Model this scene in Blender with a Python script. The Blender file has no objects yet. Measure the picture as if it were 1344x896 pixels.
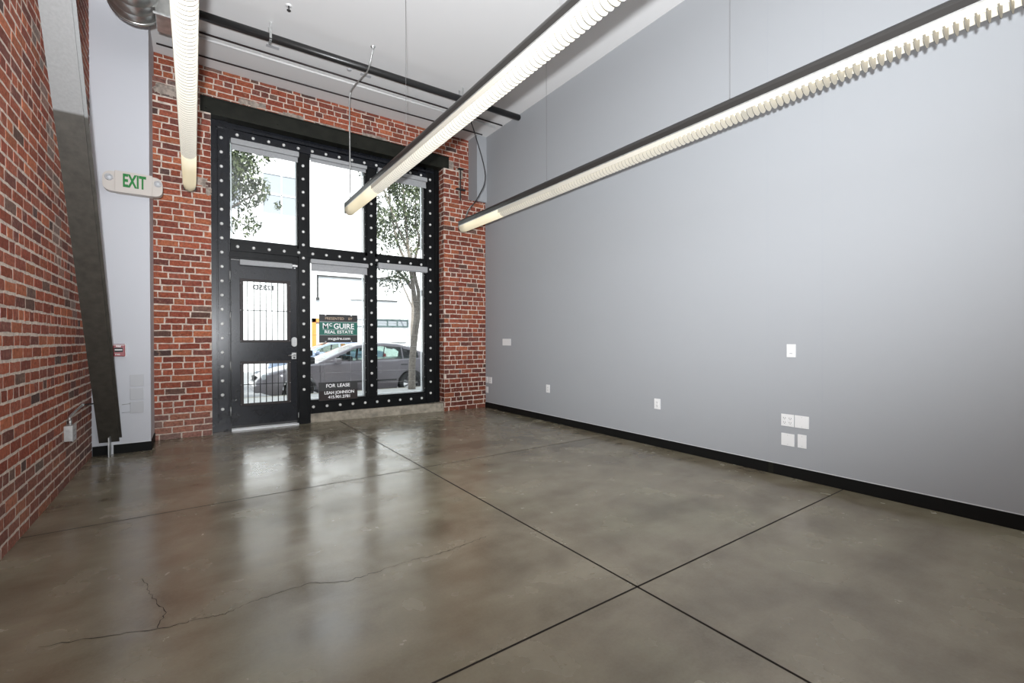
import bpy, bmesh, math, random
from mathutils import Vector, Matrix, Euler, noise
random.seed(7)
S = bpy.context.scene
C = S.collection
PI = math.pi

# ------------------------------------------------------------------ camera
F_PX = 598.16; YAW = .60929; PITCH = -.00519; ROLL = -.00243; EYE = 1.2
cd = bpy.data.cameras.new('camera'); cam = bpy.data.objects.new('camera', cd); C.objects.link(cam)
cd.lens = F_PX * 36 / 1344; cd.sensor_width = 36; cd.clip_start = .05; cd.clip_end = 200
F0 = Vector((math.sin(YAW), math.cos(YAW), 0)); R0 = Vector((math.cos(YAW), -math.sin(YAW), 0)); U0 = Vector((0, 0, 1))
Fv = F0 * math.cos(PITCH) + U0 * math.sin(PITCH); Uv = U0 * math.cos(PITCH) - F0 * math.sin(PITCH)
Rv = R0 * math.cos(ROLL) + Uv * math.sin(ROLL); Uv = Rv.cross(Fv)
cam.matrix_world = Matrix(((Rv.x, Uv.x, -Fv.x, 0), (Rv.y, Uv.y, -Fv.y, 0), (Rv.z, Uv.z, -Fv.z, EYE), (0, 0, 0, 1)))
S.camera = cam

# ------------------------------------------------------------------ view, sky, sun, flash
S.view_settings.view_transform = 'Standard'; S.view_settings.look = 'None'
S.view_settings.gamma = 1; S.view_settings.use_curve_mapping = False
S.view_settings.exposure = 0.0
w = bpy.data.worlds.new('sky'); S.world = w; w.use_nodes = True
bg = w.node_tree.nodes['Background']; bg.inputs[0].default_value = (.86, .93, 1, 1); bg.inputs[1].default_value = 2.4
sd = bpy.data.lights.new('sun', 'SUN'); sd.energy = 8.5; sd.angle = .02; sd.color = (1, .97, .92)
sun = bpy.data.objects.new('sun', sd); C.objects.link(sun); sun.rotation_euler = (math.radians(46), 0, math.radians(-14))
fd = bpy.data.lights.new('camera_flash', 'SPOT'); fd.spot_size = math.radians(140); fd.spot_blend = 1; fd.energy = 2050; fd.shadow_soft_size = .035; fd.color = (.93, .96, 1)
fl = bpy.data.objects.new('camera_flash', fd); C.objects.link(fl); fl.location = (-.08, -.06, 1.33)
fl.rotation_euler = Vector((math.sin(.62)*.92, math.cos(.62)*.92, .62)).to_track_quat('-Z', 'Y').to_euler()
ad = bpy.data.lights.new('rear_window_daylight', 'AREA'); ad.shape = 'RECTANGLE'; ad.size = 4.4; ad.size_y = 2.2; ad.energy = 165; ad.color = (.95, .97, 1)  # fill light added behind the camera; the back wall has no window
al = bpy.data.objects.new('rear_window_daylight', ad); C.objects.link(al); al.location = (1.68, -4.5, 3.4); al.rotation_euler = (PI/2, 0, 0)
TUBE = 3.2      # fluorescent tube radiance

# ------------------------------------------------------------------ materials
def mat(name, col, rough=.5, metal=0, spec=.5, bump=0, bscale=60, var=0, vscale=8, emit=0, ecol=None, coat=0, trans=0):
    m = bpy.data.materials.new(name); m.use_nodes = True
    nt = m.node_tree; b = nt.nodes['Principled BSDF']
    b.inputs['Base Color'].default_value = (*col, 1); b.inputs['Roughness'].default_value = rough
    b.inputs['Metallic'].default_value = metal; b.inputs['Specular IOR Level'].default_value = spec
    if coat: b.inputs['Coat Weight'].default_value = coat; b.inputs['Coat Roughness'].default_value = .05
    if emit:
        b.inputs['Emission Color'].default_value = (*(ecol or col), 1); b.inputs['Emission Strength'].default_value = emit
    if bump or var:
        tc = nt.nodes.new('ShaderNodeTexCoord')
    if var:
        n = nt.nodes.new('ShaderNodeTexNoise'); n.inputs['Scale'].default_value = vscale; n.inputs['Detail'].default_value = 6
        nt.links.new(tc.outputs['Object'], n.inputs['Vector'])
        r = nt.nodes.new('ShaderNodeMapRange'); r.inputs['From Min'].default_value = .3; r.inputs['From Max'].default_value = .7
        r.inputs['To Min'].default_value = 1 - var; r.inputs['To Max'].default_value = 1 + var
        nt.links.new(n.outputs['Fac'], r.inputs['Value'])
        mx = nt.nodes.new('ShaderNodeVectorMath'); mx.operation = 'SCALE'; mx.inputs[0].default_value = col
        nt.links.new(r.outputs[0], mx.inputs['Scale']); nt.links.new(mx.outputs[0], b.inputs['Base Color'])
    if bump:
        n2 = nt.nodes.new('ShaderNodeTexNoise'); n2.inputs['Scale'].default_value = bscale; n2.inputs['Detail'].default_value = 5
        nt.links.new(tc.outputs['Object'], n2.inputs['Vector'])
        bp = nt.nodes.new('ShaderNodeBump'); bp.inputs['Strength'].default_value = bump; bp.inputs['Distance'].default_value = .004
        nt.links.new(n2.outputs['Fac'], bp.inputs['Height']); nt.links.new(bp.outputs[0], b.inputs['Normal'])
    return m

M = {}
M['black'] = mat('black_painted_steel', (.006, .0065, .007), .3, spec=.16, bump=.08, bscale=30, var=.3)
M['blackbeam'] = mat('dark_steel_beam', (.012, .0125, .009), .45, spec=.2, bump=.15, bscale=25, var=.35)
M['brownblack'] = mat('brown_black_grille', (.03, .023, .022), .45, spec=.2)
M['blue_black'] = mat('blue_black_steel', (.007, .008, .011), .26, spec=.28, bump=.05, bscale=12, var=.3)
M['bolt'] = mat('zinc_bolt', (.70, .70, .68), .4, metal=.35)
M['chrome'] = mat('worn_chrome', (.34, .34, .33), .35, metal=.7)
M['silver'] = mat('galvanised_steel', (.55, .56, .55), .38, metal=.8, var=.15, vscale=30)
M['duct'] = mat('galvanised_duct', (.50, .50, .48), .28, metal=.9, var=.2, vscale=12)
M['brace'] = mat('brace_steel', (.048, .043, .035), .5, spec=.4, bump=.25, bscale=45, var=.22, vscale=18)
def two_tone():      # primer above a paint line, dark below; widened contrast paints in light fading down
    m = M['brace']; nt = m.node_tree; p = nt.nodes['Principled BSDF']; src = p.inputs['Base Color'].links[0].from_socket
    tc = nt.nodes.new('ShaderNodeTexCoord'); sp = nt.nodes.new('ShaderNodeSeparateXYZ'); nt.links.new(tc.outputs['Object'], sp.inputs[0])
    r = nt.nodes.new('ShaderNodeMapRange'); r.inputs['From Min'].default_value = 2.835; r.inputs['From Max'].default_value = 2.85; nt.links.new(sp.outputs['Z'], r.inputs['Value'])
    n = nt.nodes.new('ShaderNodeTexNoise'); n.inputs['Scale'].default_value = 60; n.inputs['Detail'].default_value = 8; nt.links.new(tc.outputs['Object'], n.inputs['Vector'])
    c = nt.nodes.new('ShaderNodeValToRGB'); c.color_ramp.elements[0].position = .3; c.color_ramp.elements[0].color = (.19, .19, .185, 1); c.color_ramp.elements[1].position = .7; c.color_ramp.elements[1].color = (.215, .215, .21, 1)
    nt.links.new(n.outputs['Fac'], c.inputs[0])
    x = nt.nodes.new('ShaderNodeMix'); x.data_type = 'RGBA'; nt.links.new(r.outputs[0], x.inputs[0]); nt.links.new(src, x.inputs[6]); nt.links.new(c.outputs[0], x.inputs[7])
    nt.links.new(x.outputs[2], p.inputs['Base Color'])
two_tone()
M['wall'] = mat('blue_grey_paint', (.325, .337, .350), .55, spec=.3, bump=.03, bscale=120)
M['pilaster'] = mat('pale_grey_paint', (.52, .53, .56), .5, spec=.3, bump=.03, bscale=120)
M['seam'] = mat('wall_seam', (.30, .315, .34), .6)
M['cable'] = mat('steel_cable', (.16, .16, .16), .5)
M['ceil'] = mat('ceiling_paint', (.72, .715, .705), .6, spec=.2, bump=.02, bscale=90)
M['whitepaint'] = mat('white_caulk', (.62, .62, .62), .5)
M['base'] = mat('black_rubber_base', (.007, .007, .0065), .6, spec=.12, bump=.1, bscale=60)
M['plate'] = mat('white_plastic_plate', (.74, .74, .73), .35)
M['greyplate'] = mat('pale_grey_plate', (.43, .435, .45), .45)
M['slot'] = mat('dark_slot', (.03, .03, .03), .6)
M['pipe'] = mat('black_iron_pipe', (.014, .014, .014), .34, spec=.6, bump=.1, bscale=50)
M['house'] = mat('black_fixture_housing', (.020, .018, .016), .36, spec=.6)
M['finedge'] = mat('grey_louvre_edge', (.10, .10, .09), .5)
M['fin'] = mat('white_louvre', (.86, .85, .80), .4)
M['blind'] = mat('grey_roller_blind', (.30, .305, .31), .6, var=.08, vscale=60)
M['kerb'] = mat('rough_concrete_kerb', (.27, .24, .19), .85, bump=.8, bscale=35, var=.35, vscale=14)
M['mortarblob'] = mat('spalled_mortar', (.30, .25, .21), .95, bump=1, bscale=40, var=.45, vscale=22)
M['alu'] = mat('pale_aluminium', (.62, .63, .64), .4, metal=.3)
M['exitcase'] = mat('beige_plastic', (.52, .48, .44), .5)
M['green'] = mat('green_lettering', (.0, .16, .022), .5)
M['red'] = mat('red_alarm_plastic', (.24, .008, .014), .35)
M['white'] = mat('white_print', (.85, .85, .85), .5)
M['signblack'] = mat('black_sign_face', (.020, .020, .020), .45)
M['signgreen'] = mat('green_sign_face', (.005, .12, .085), .45)
M['tan'] = mat('tan_print', (.50, .36, .24), .5)
M['orange'] = mat('orange_paint', (.72, .24, .05), .6)
M['facade'] = mat('white_facade', (.88, .88, .87), .8)
M['facadegrey'] = mat('pale_grey_shade', (.24, .26, .28), .5)
M['walk'] = mat('pale_sidewalk', (.46, .45, .43), .9, bump=.3, bscale=40, var=.12)
M['asphalt'] = mat('street_asphalt', (.20, .20, .205), .85, bump=.4, bscale=80, var=.15)
M['carpaint'] = mat('grey_car_paint', (.20, .18, .195), .35, metal=.15, coat=.6)
M['carblue'] = mat('blue_car_paint', (.20, .25, .34), .3, metal=.4, coat=.8)
M['carglass'] = mat('car_glass', (.03, .06, .055), .06, spec=.8)
M['rubber'] = mat('black_rubber', (.015, .015, .015), .7)
M['rim'] = mat('alloy_rim', (.42, .42, .43), .3, metal=.8)
M['amber'] = mat('amber_lens', (.9, .42, .02), .3)
M['lens'] = mat('clear_lamp_lens', (.55, .57, .6), .1, spec=.9)
M['bark'] = mat('grey_bark', (.19, .165, .14), .9, bump=1, bscale=45, var=.35, vscale=20)
M['crack'] = mat('floor_crack', (.022, .018, .015), .9, spec=.1)
M['roofext'] = mat('roof_gravel', (.3, .3, .3), .9)

def foliage_mat(name, a, b):
    m = bpy.data.materials.new(name); m.use_nodes = True; nt = m.node_tree; p = nt.nodes['Principled BSDF']
    tc = nt.nodes.new('ShaderNodeTexCoord'); n = nt.nodes.new('ShaderNodeTexNoise'); n.inputs['Scale'].default_value = 9
    nt.links.new(tc.outputs['Object'], n.inputs['Vector'])
    cr = nt.nodes.new('ShaderNodeValToRGB'); cr.color_ramp.elements[0].position = .4; cr.color_ramp.elements[1].position = .6
    cr.color_ramp.elements[0].color = (*a, 1); cr.color_ramp.elements[1].color = (*b, 1)
    nt.links.new(n.outputs['Fac'], cr.inputs[0]); nt.links.new(cr.outputs[0], p.inputs['Base Color']); p.inputs['Roughness'].default_value = .6
    return m
M['leaf'] = foliage_mat('olive_leaf', (.02, .034, .013), (.085, .11, .04))

def tube_mat():
    m = bpy.data.materials.new('fluorescent_tube'); m.use_nodes = True; nt = m.node_tree
    e = nt.nodes.new('ShaderNodeEmission'); e.inputs[0].default_value = (1, .92, .78, 1); e.inputs[1].default_value = TUBE
    nt.links.new(e.outputs[0], nt.nodes['Material Output'].inputs[0]); return m
M['tube'] = tube_mat()
def diffuser_mat():
    m = bpy.data.materials.new('cream_diffuser'); m.use_nodes = True; nt = m.node_tree
    d = nt.nodes.new('ShaderNodeBsdfDiffuse'); d.inputs[0].default_value = (.60, .57, .50, 1)
    t = nt.nodes.new('ShaderNodeBsdfTranslucent'); t.inputs[0].default_value = (.72, .69, .60, 1)
    x = nt.nodes.new('ShaderNodeMixShader'); x.inputs[0].default_value = .25
    nt.links.new(d.outputs[0], x.inputs[1]); nt.links.new(t.outputs[0], x.inputs[2])
    nt.links.new(x.outputs[0], nt.nodes['Material Output'].inputs[0]); return m
M['diff'] = diffuser_mat()
def end_mat():
    m = diffuser_mat(); m.name = 'cream_end_diffuser'
    for n in m.node_tree.nodes:
        if n.type == 'BSDF_DIFFUSE': n.inputs[0].default_value = (.86, .82, .70, 1)
        if n.type == 'BSDF_TRANSLUCENT': n.inputs[0].default_value = (.95, .90, .74, 1)
        if n.type == 'MIX_SHADER': n.inputs[0].default_value = .55
    return m
M['enddiff'] = end_mat()
def glass_mat():
    m = bpy.data.materials.new('window_glass'); m.use_nodes = True; nt = m.node_tree
    t = nt.nodes.new('ShaderNodeBsdfTransparent'); t.inputs[0].default_value = (.96, .98, .98, 1)
    g = nt.nodes.new('ShaderNodeBsdfGlossy'); g.inputs['Roughness'].default_value = .01
    f = nt.nodes.new('ShaderNodeFresnel'); f.inputs[0].default_value = 1.45
    x = nt.nodes.new('ShaderNodeMixShader')
    nt.links.new(f.outputs[0], x.inputs[0]); nt.links.new(t.outputs[0], x.inputs[1]); nt.links.new(g.outputs[0], x.inputs[2])
    nt.links.new(x.outputs[0], nt.nodes['Material Output'].inputs[0]); return m
M['glass'] = glass_mat()

def brick_mat():
    m = bpy.data.materials.new('old_red_brick'); m.use_nodes = True; nt = m.node_tree; p = nt.nodes['Principled BSDF']
    a = nt.nodes.new('ShaderNodeAttribute'); a.attribute_name = 'brick_colour'
    tc = nt.nodes.new('ShaderNodeTexCoord')
    n = nt.nodes.new('ShaderNodeTexNoise'); n.inputs['Scale'].default_value = 38; n.inputs['Detail'].default_value = 8; n.inputs['Roughness'].default_value = .7
    nt.links.new(tc.outputs['Object'], n.inputs['Vector'])
    r = nt.nodes.new('ShaderNodeMapRange'); r.inputs['From Min'].default_value = .3; r.inputs['From Max'].default_value = .7
    r.inputs['To Min'].default_value = .5; r.inputs['To Max'].default_value = 1.42
    nt.links.new(n.outputs['Fac'], r.inputs['Value'])
    s = nt.nodes.new('ShaderNodeVectorMath'); s.operation = 'SCALE'
    nt.links.new(a.outputs['Color'], s.inputs[0]); nt.links.new(r.outputs[0], s.inputs['Scale'])
    # pale mortar smears
    n2 = nt.nodes.new('ShaderNodeTexNoise'); n2.inputs['Scale'].default_value = 16; n2.inputs['Detail'].default_value = 10; n2.inputs['Roughness'].default_value = .75
    nt.links.new(tc.outputs['Object'], n2.inputs['Vector'])
    r2 = nt.nodes.new('ShaderNodeMapRange'); r2.inputs['From Min'].default_value = .55; r2.inputs['From Max'].default_value = .70; r2.inputs['To Max'].default_value = .7
    nt.links.new(n2.outputs['Fac'], r2.inputs['Value'])
    mx = nt.nodes.new('ShaderNodeMix'); mx.data_type = 'RGBA'; mx.inputs[7].default_value = (.37, .24, .175, 1)
    nt.links.new(r2.outputs[0], mx.inputs[0]); nt.links.new(s.outputs[0], mx.inputs[6]); nt.links.new(mx.outputs[2], p.inputs['Base Color'])
    p.inputs['Roughness'].default_value = .8; p.inputs['Specular IOR Level'].default_value = .25
    bp = nt.nodes.new('ShaderNodeBump'); bp.inputs['Strength'].default_value = .8; bp.inputs['Distance'].default_value = .004
    nt.links.new(n.outputs['Fac'], bp.inputs['Height']); nt.links.new(bp.outputs[0], p.inputs['Normal'])
    return m
M['brick'] = brick_mat()
M['mortar'] = mat('lime_mortar', (.56, .47, .40), .95, bump=1, bscale=70, var=.28, vscale=30, spec=.2)

def floor_mat():
    m = bpy.data.materials.new('polished_concrete'); m.use_nodes = True; nt = m.node_tree; p = nt.nodes['Principled BSDF']
    L = nt.links.new
    tc = nt.nodes.new('ShaderNodeTexCoord')
    def nz(scale, detail, rough=.55, dist=0, vec=None):
        n = nt.nodes.new('ShaderNodeTexNoise'); n.inputs['Scale'].default_value = scale; n.inputs['Detail'].default_value = detail
        n.inputs['Roughness'].default_value = rough; n.inputs['Distortion'].default_value = dist
        L(vec or tc.outputs['Object'], n.inputs['Vector']); return n.outputs['Fac']
    mp = nt.nodes.new('ShaderNodeMapping'); mp.inputs['Rotation'].default_value = (0, 0, .5); mp.inputs['Scale'].default_value = (.55, 2.2, 1)
    L(tc.outputs['Object'], mp.inputs['Vector'])
    big = nz(1.0, 5, .5, .3, mp.outputs[0]); mid = nz(3.2, 6, .5, .2); fine = nz(70, 6, .7)
    cr = nt.nodes.new('ShaderNodeValToRGB'); e = cr.color_ramp.elements
    e[0].position = .38; e[0].color = (.138, .114, .078, 1); e[1].position = .63; e[1].color = (.26, .23, .168, 1)
    q = cr.color_ramp.elements.new(.5); q.color = (.198, .170, .120, 1)
    ad = nt.nodes.new('ShaderNodeMath'); ad.operation = 'MULTIPLY_ADD'; ad.inputs[1].default_value = .45; L(mid, ad.inputs[0])
    a2 = nt.nodes.new('ShaderNodeMath'); a2.operation = 'MULTIPLY_ADD'; a2.inputs[1].default_value = .45; L(big, a2.inputs[0]); L(ad.outputs[0], a2.inputs[2])
    a3 = nt.nodes.new('ShaderNodeMath'); a3.operation = 'MULTIPLY_ADD'; a3.inputs[1].default_value = .12; L(fine, a3.inputs[0]); 
    ad.inputs[2].default_value = -.01; L(a2.outputs[0], a3.inputs[2]); L(a3.outputs[0], cr.inputs[0])
    # greenish cast patches
    g = nz(.8, 3); gr = nt.nodes.new('ShaderNodeMapRange'); gr.inputs['From Min'].default_value = .48; gr.inputs['From Max'].default_value = .62; gr.inputs['To Max'].default_value = .5; L(g, gr.inputs['Value'])
    mx = nt.nodes.new('ShaderNodeMix'); mx.data_type = 'RGBA'; mx.blend_type = 'MULTIPLY'; mx.inputs[7].default_value = (.86, .92, .86, 1)
    L(gr.outputs[0], mx.inputs[0]); L(cr.outputs[0], mx.inputs[6]); L(mx.outputs[2], p.inputs['Base Color'])
    rr = nt.nodes.new('ShaderNodeMapRange'); rr.inputs['From Min'].default_value = .35; rr.inputs['From Max'].default_value = .68
    rr.inputs['To Min'].default_value = .17; rr.inputs['To Max'].default_value = .30; L(mid, rr.inputs['Value']); L(rr.outputs[0], p.inputs['Roughness'])
    p.inputs['IOR'].default_value = 1.62
    bp = nt.nodes.new('ShaderNodeBump'); bp.inputs['Strength'].default_value = .12; bp.inputs['Distance'].default_value = .004
    wv = nz(14, 5, .6, .3); L(wv, bp.inputs['Height']); L(bp.outputs[0], p.inputs['Normal'])
    return m
M['floor'] = floor_mat()

# ------------------------------------------------------------------ helpers
class MB:
    def __init__(s): s.bm = bmesh.new(); s.cols = None
    def box(s, x0, x1, y0, y1, z0, z1, bev=0, mi=0, mtx=None):
        r = bmesh.ops.create_cube(s.bm, size=1)['verts']
        bmesh.ops.transform(s.bm, verts=r, matrix=Matrix.Translation(((x0+x1)/2, (y0+y1)/2, (z0+z1)/2)) @ Matrix.Diagonal((abs(x1-x0), abs(y1-y0), abs(z1-z0), 1)))
        fs = {f for v in r for f in v.link_faces}
        if bev:
            es = {e for v in r for e in v.link_edges}
            res = bmesh.ops.bevel(s.bm, geom=list(es), offset=bev, segments=2, affect='EDGES', profile=.6)
            r = list({v for f in res['faces'] for v in f.verts} | {v for v in r if v.is_valid}); fs = {f for v in r for f in v.link_faces}
        if mtx is not None: bmesh.ops.transform(s.bm, verts=r, matrix=mtx)
        for f in fs: f.material_index = mi
        return s
    def tube(s, pts, r, seg=10, mi=0, cap=True, smooth=True):
        pts = [Vector(p) for p in pts]; n = len(pts); rings = []
        rs = r if isinstance(r, (list, tuple)) else [r]*n
        up = None
        for i, p in enumerate(pts):
            t = (pts[min(i+1, n-1)] - pts[max(i-1, 0)]).normalized()
            if up is None: up = t.orthogonal().normalized()
            else: up = (up - t*up.dot(t)).normalized()
            b = t.cross(up)
            rings.append([s.bm.verts.new(p + (up*math.cos(2*PI*k/seg) + b*math.sin(2*PI*k/seg))*rs[i]) for k in range(seg)])
        for a, b in zip(rings, rings[1:]):
            for k in range(seg):
                f = s.bm.faces.new((a[k], a[(k+1) % seg], b[(k+1) % seg], b[k])); f.smooth = smooth; f.material_index = mi
        if cap:
            f = s.bm.faces.new(rings[0][::-1]); f.material_index = mi
            f = s.bm.faces.new(rings[-1]); f.material_index = mi
        return s
    def lathe(s, prof, mtx=None, seg=20, mi=0):     # profile (r, z) about local z
        rings = []
        for r, z in prof:
            ring = [s.bm.verts.new((r*math.cos(2*PI*k/seg), r*math.sin(2*PI*k/seg), z)) for k in range(seg)] if r > 1e-6 else [s.bm.verts.new((0, 0, z))]
            rings.append(ring)
        for a, b in zip(rings, rings[1:]):
            for k in range(seg):
                if len(a) == 1 and len(b) == 1: continue
                if len(a) == 1: vs = (a[0], b[k], b[(k+1) % seg])
                elif len(b) == 1: vs = (a[k], a[(k+1) % seg], b[0])
                else: vs = (a[k], a[(k+1) % seg], b[(k+1) % seg], b[k])
                f = s.bm.faces.new(vs); f.smooth = True; f.material_index = mi
        if mtx is not None: bmesh.ops.transform(s.bm, verts=[v for ring in rings for v in ring], matrix=mtx)
        return s
    def prism(s, outline, axis, a, b, mi=0, smooth=False):   # outline 2-D, extruded along axis 'x','y','z'
        def P(u, v, t): return {'x': (t, u, v), 'y': (u, t, v), 'z': (u, v, t)}[axis]
        A = [s.bm.verts.new(P(u, v, a)) for u, v in outline]; B = [s.bm.verts.new(P(u, v, b)) for u, v in outline]
        n = len(outline)
        for k in range(n):
            f = s.bm.faces.new((A[k], A[(k+1) % n], B[(k+1) % n], B[k])); f.material_index = mi; f.smooth = smooth
        f = s.bm.faces.new(A[::-1]); f.material_index = mi
        f = s.bm.faces.new(B); f.material_index = mi
        return s
    def build(s, name, mats, parent=None, normals=True):
        if normals: bmesh.ops.recalc_face_normals(s.bm, faces=s.bm.faces)
        me = bpy.data.meshes.new(name); s.bm.to_mesh(me); s.bm.free()
        for m in (mats if isinstance(mats, (list, tuple)) else [mats]): me.materials.append(M[m] if isinstance(m, str) else m)
        o = bpy.data.objects.new(name, me); C.objects.link(o)
        if parent is not None: o.parent = parent; o.matrix_parent_inverse = Matrix.Translation(-parent.location)
        return o

def empty(name, loc=(0, 0, 0)):
    o = bpy.data.objects.new(name, None); C.objects.link(o); o.location = loc; o.empty_display_size = .1
    return o
def tag(o, label, cat, group=None, kind=None):
    o['label'] = label; o['category'] = cat
    if group: o['group'] = group
    if kind: o['kind'] = kind
    return o
def struct(o): o['kind'] = 'structure'; return o
def plabel(o, label): o['label'] = label; return o
def part(name, mb, mats, parent): return mb.build(name, mats, parent)

def text(name, body, size, mtx, m, parent, ext=.0006, offset=0, sx=1, align='CENTER'):
    cu = bpy.data.curves.new(name, 'FONT'); cu.body = body; cu.size = size; cu.align_x = align; cu.align_y = 'CENTER'
    cu.extrude = ext; cu.offset = offset
    t = bpy.data.objects.new(name + '_curve', cu); C.objects.link(t)
    dg = bpy.context.evaluated_depsgraph_get(); me = bpy.data.meshes.new_from_object(t.evaluated_get(dg))
    bpy.data.objects.remove(t); bpy.data.curves.remove(cu)
    me.name = name; me.transform(mtx @ Matrix.Diagonal((sx, 1, 1, 1))); me.materials.clear(); me.materials.append(M[m])
    o = bpy.data.objects.new(name, me); C.objects.link(o)
    o.parent = parent; o.matrix_parent_inverse = Matrix.Translation(-parent.location)
    return o
def face_mY(x, y, z):   # text facing -Y (towards the room) on the front wall
    return Matrix.Translation((x, y, z)) @ Matrix.Rotation(PI/2, 4, 'X')
def face_mX(x, y, z):   # text facing -X on the right wall
    return Matrix.Translation((x, y, z)) @ Matrix.Rotation(-PI/2, 4, 'Z') @ Matrix.Rotation(PI/2, 4, 'X')

# ------------------------------------------------------------------ room dimensions
XR, XL, YF, YB, ZC, YBK = 4.230, -.87, 6.876, 7.13, 4.743, -4.6
YP = 6.335; XP = -.390       # pilaster face and right edge

# floor with saw-cut joints
fb = MB(); fb.box(XL-.3, XR+.3, YBK-.3, YB+.25, -.25, 0)
floor = struct(fb.build('floor', 'floor'))
def ribbon(pts, w, z=.0006, jit=0):
    b = MB(); P = [Vector((x, y, z)) for x, y in pts]; prev = None
    for i, p in enumerate(P):
        t = (P[min(i+1, len(P)-1)] - P[max(i-1, 0)]).normalized(); n = Vector((-t.y, t.x, 0)); ww = w*(1 + jit*random.uniform(-.7, 1))/2
        a = b.bm.verts.new(p + n*ww); c = b.bm.verts.new(p - n*ww)
        if prev: b.bm.faces.new((prev[0], prev[1], c, a))
        prev = (a, c)
    return b
part('control_joint', ribbon([(1.754, YBK), (1.754, 6.96)], .012), 'crack', floor)
part('control_joint', ribbon([(XL, 3.972), (XR, 3.972)], .011), 'crack', floor)
part('control_joint', ribbon([(XL, 1.459), (XR, 1.459)], .010), 'crack', floor)
part('control_joint', ribbon([(XL, -1.05), (XR, -1.05)], .006), 'crack', floor)
def crack(pts, w):
    out = []
    for (x0, y0), (x1, y1) in zip(pts, pts[1:]):
        for k in range(8):
            t = k/8; out.append((x0+(x1-x0)*t + random.uniform(-.006, .006), y0+(y1-y0)*t + random.uniform(-.008, .008)))
    out.append(pts[-1]); part('crack', ribbon(out, w, jit=.8), 'crack', floor)
crack([(-.5, 2.52), (-.25, 2.44), (-.09, 2.379), (0, 2.378), (.09, 2.349), (.19, 2.383), (.32, 2.405), (.474, 2.407), (.616, 2.322), (.731, 2.327), (.952, 2.338), (1.113, 2.321), (1.302, 2.338), (1.45, 2.36)], .0028)
crack([(-.22, 2.95), (-.17, 2.72), (-.11, 2.52), (-.13, 2.40)], .0024)


# ceiling, roof, walls
struct(MB().box(XL-.3, XR+.3, YBK-.3, YB+.3, ZC, ZC+.25).build('ceiling', 'ceil'))
wr = struct(MB().box(XR, XR+.25, YBK-.3, YB+.25, -.1, ZC).build('wall_right', 'wall'))
for y in (2.046, 1.609):
    part('panel_seam', MB().box(XR-.0004, XR+.001, y-.0014, y+.0014, .1, ZC), 'seam', wr)
struct(MB().box(XL-.3, XR+.3, YBK-.25, YBK, -.1, ZC).build('wall_back', 'wall'))
rf = MB(); rf.box(XL-.6, XR+.6, YBK-.6, YB+.3, ZC+.25, ZC+.6); rf.box(XL-.6, XR+.6, YB+.02, YB+.3, ZC+.6, 6.3)
struct(rf.build('roof', 'roofext'))  # unseen slab and parapet, added to cast the building's shade on the street

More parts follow.
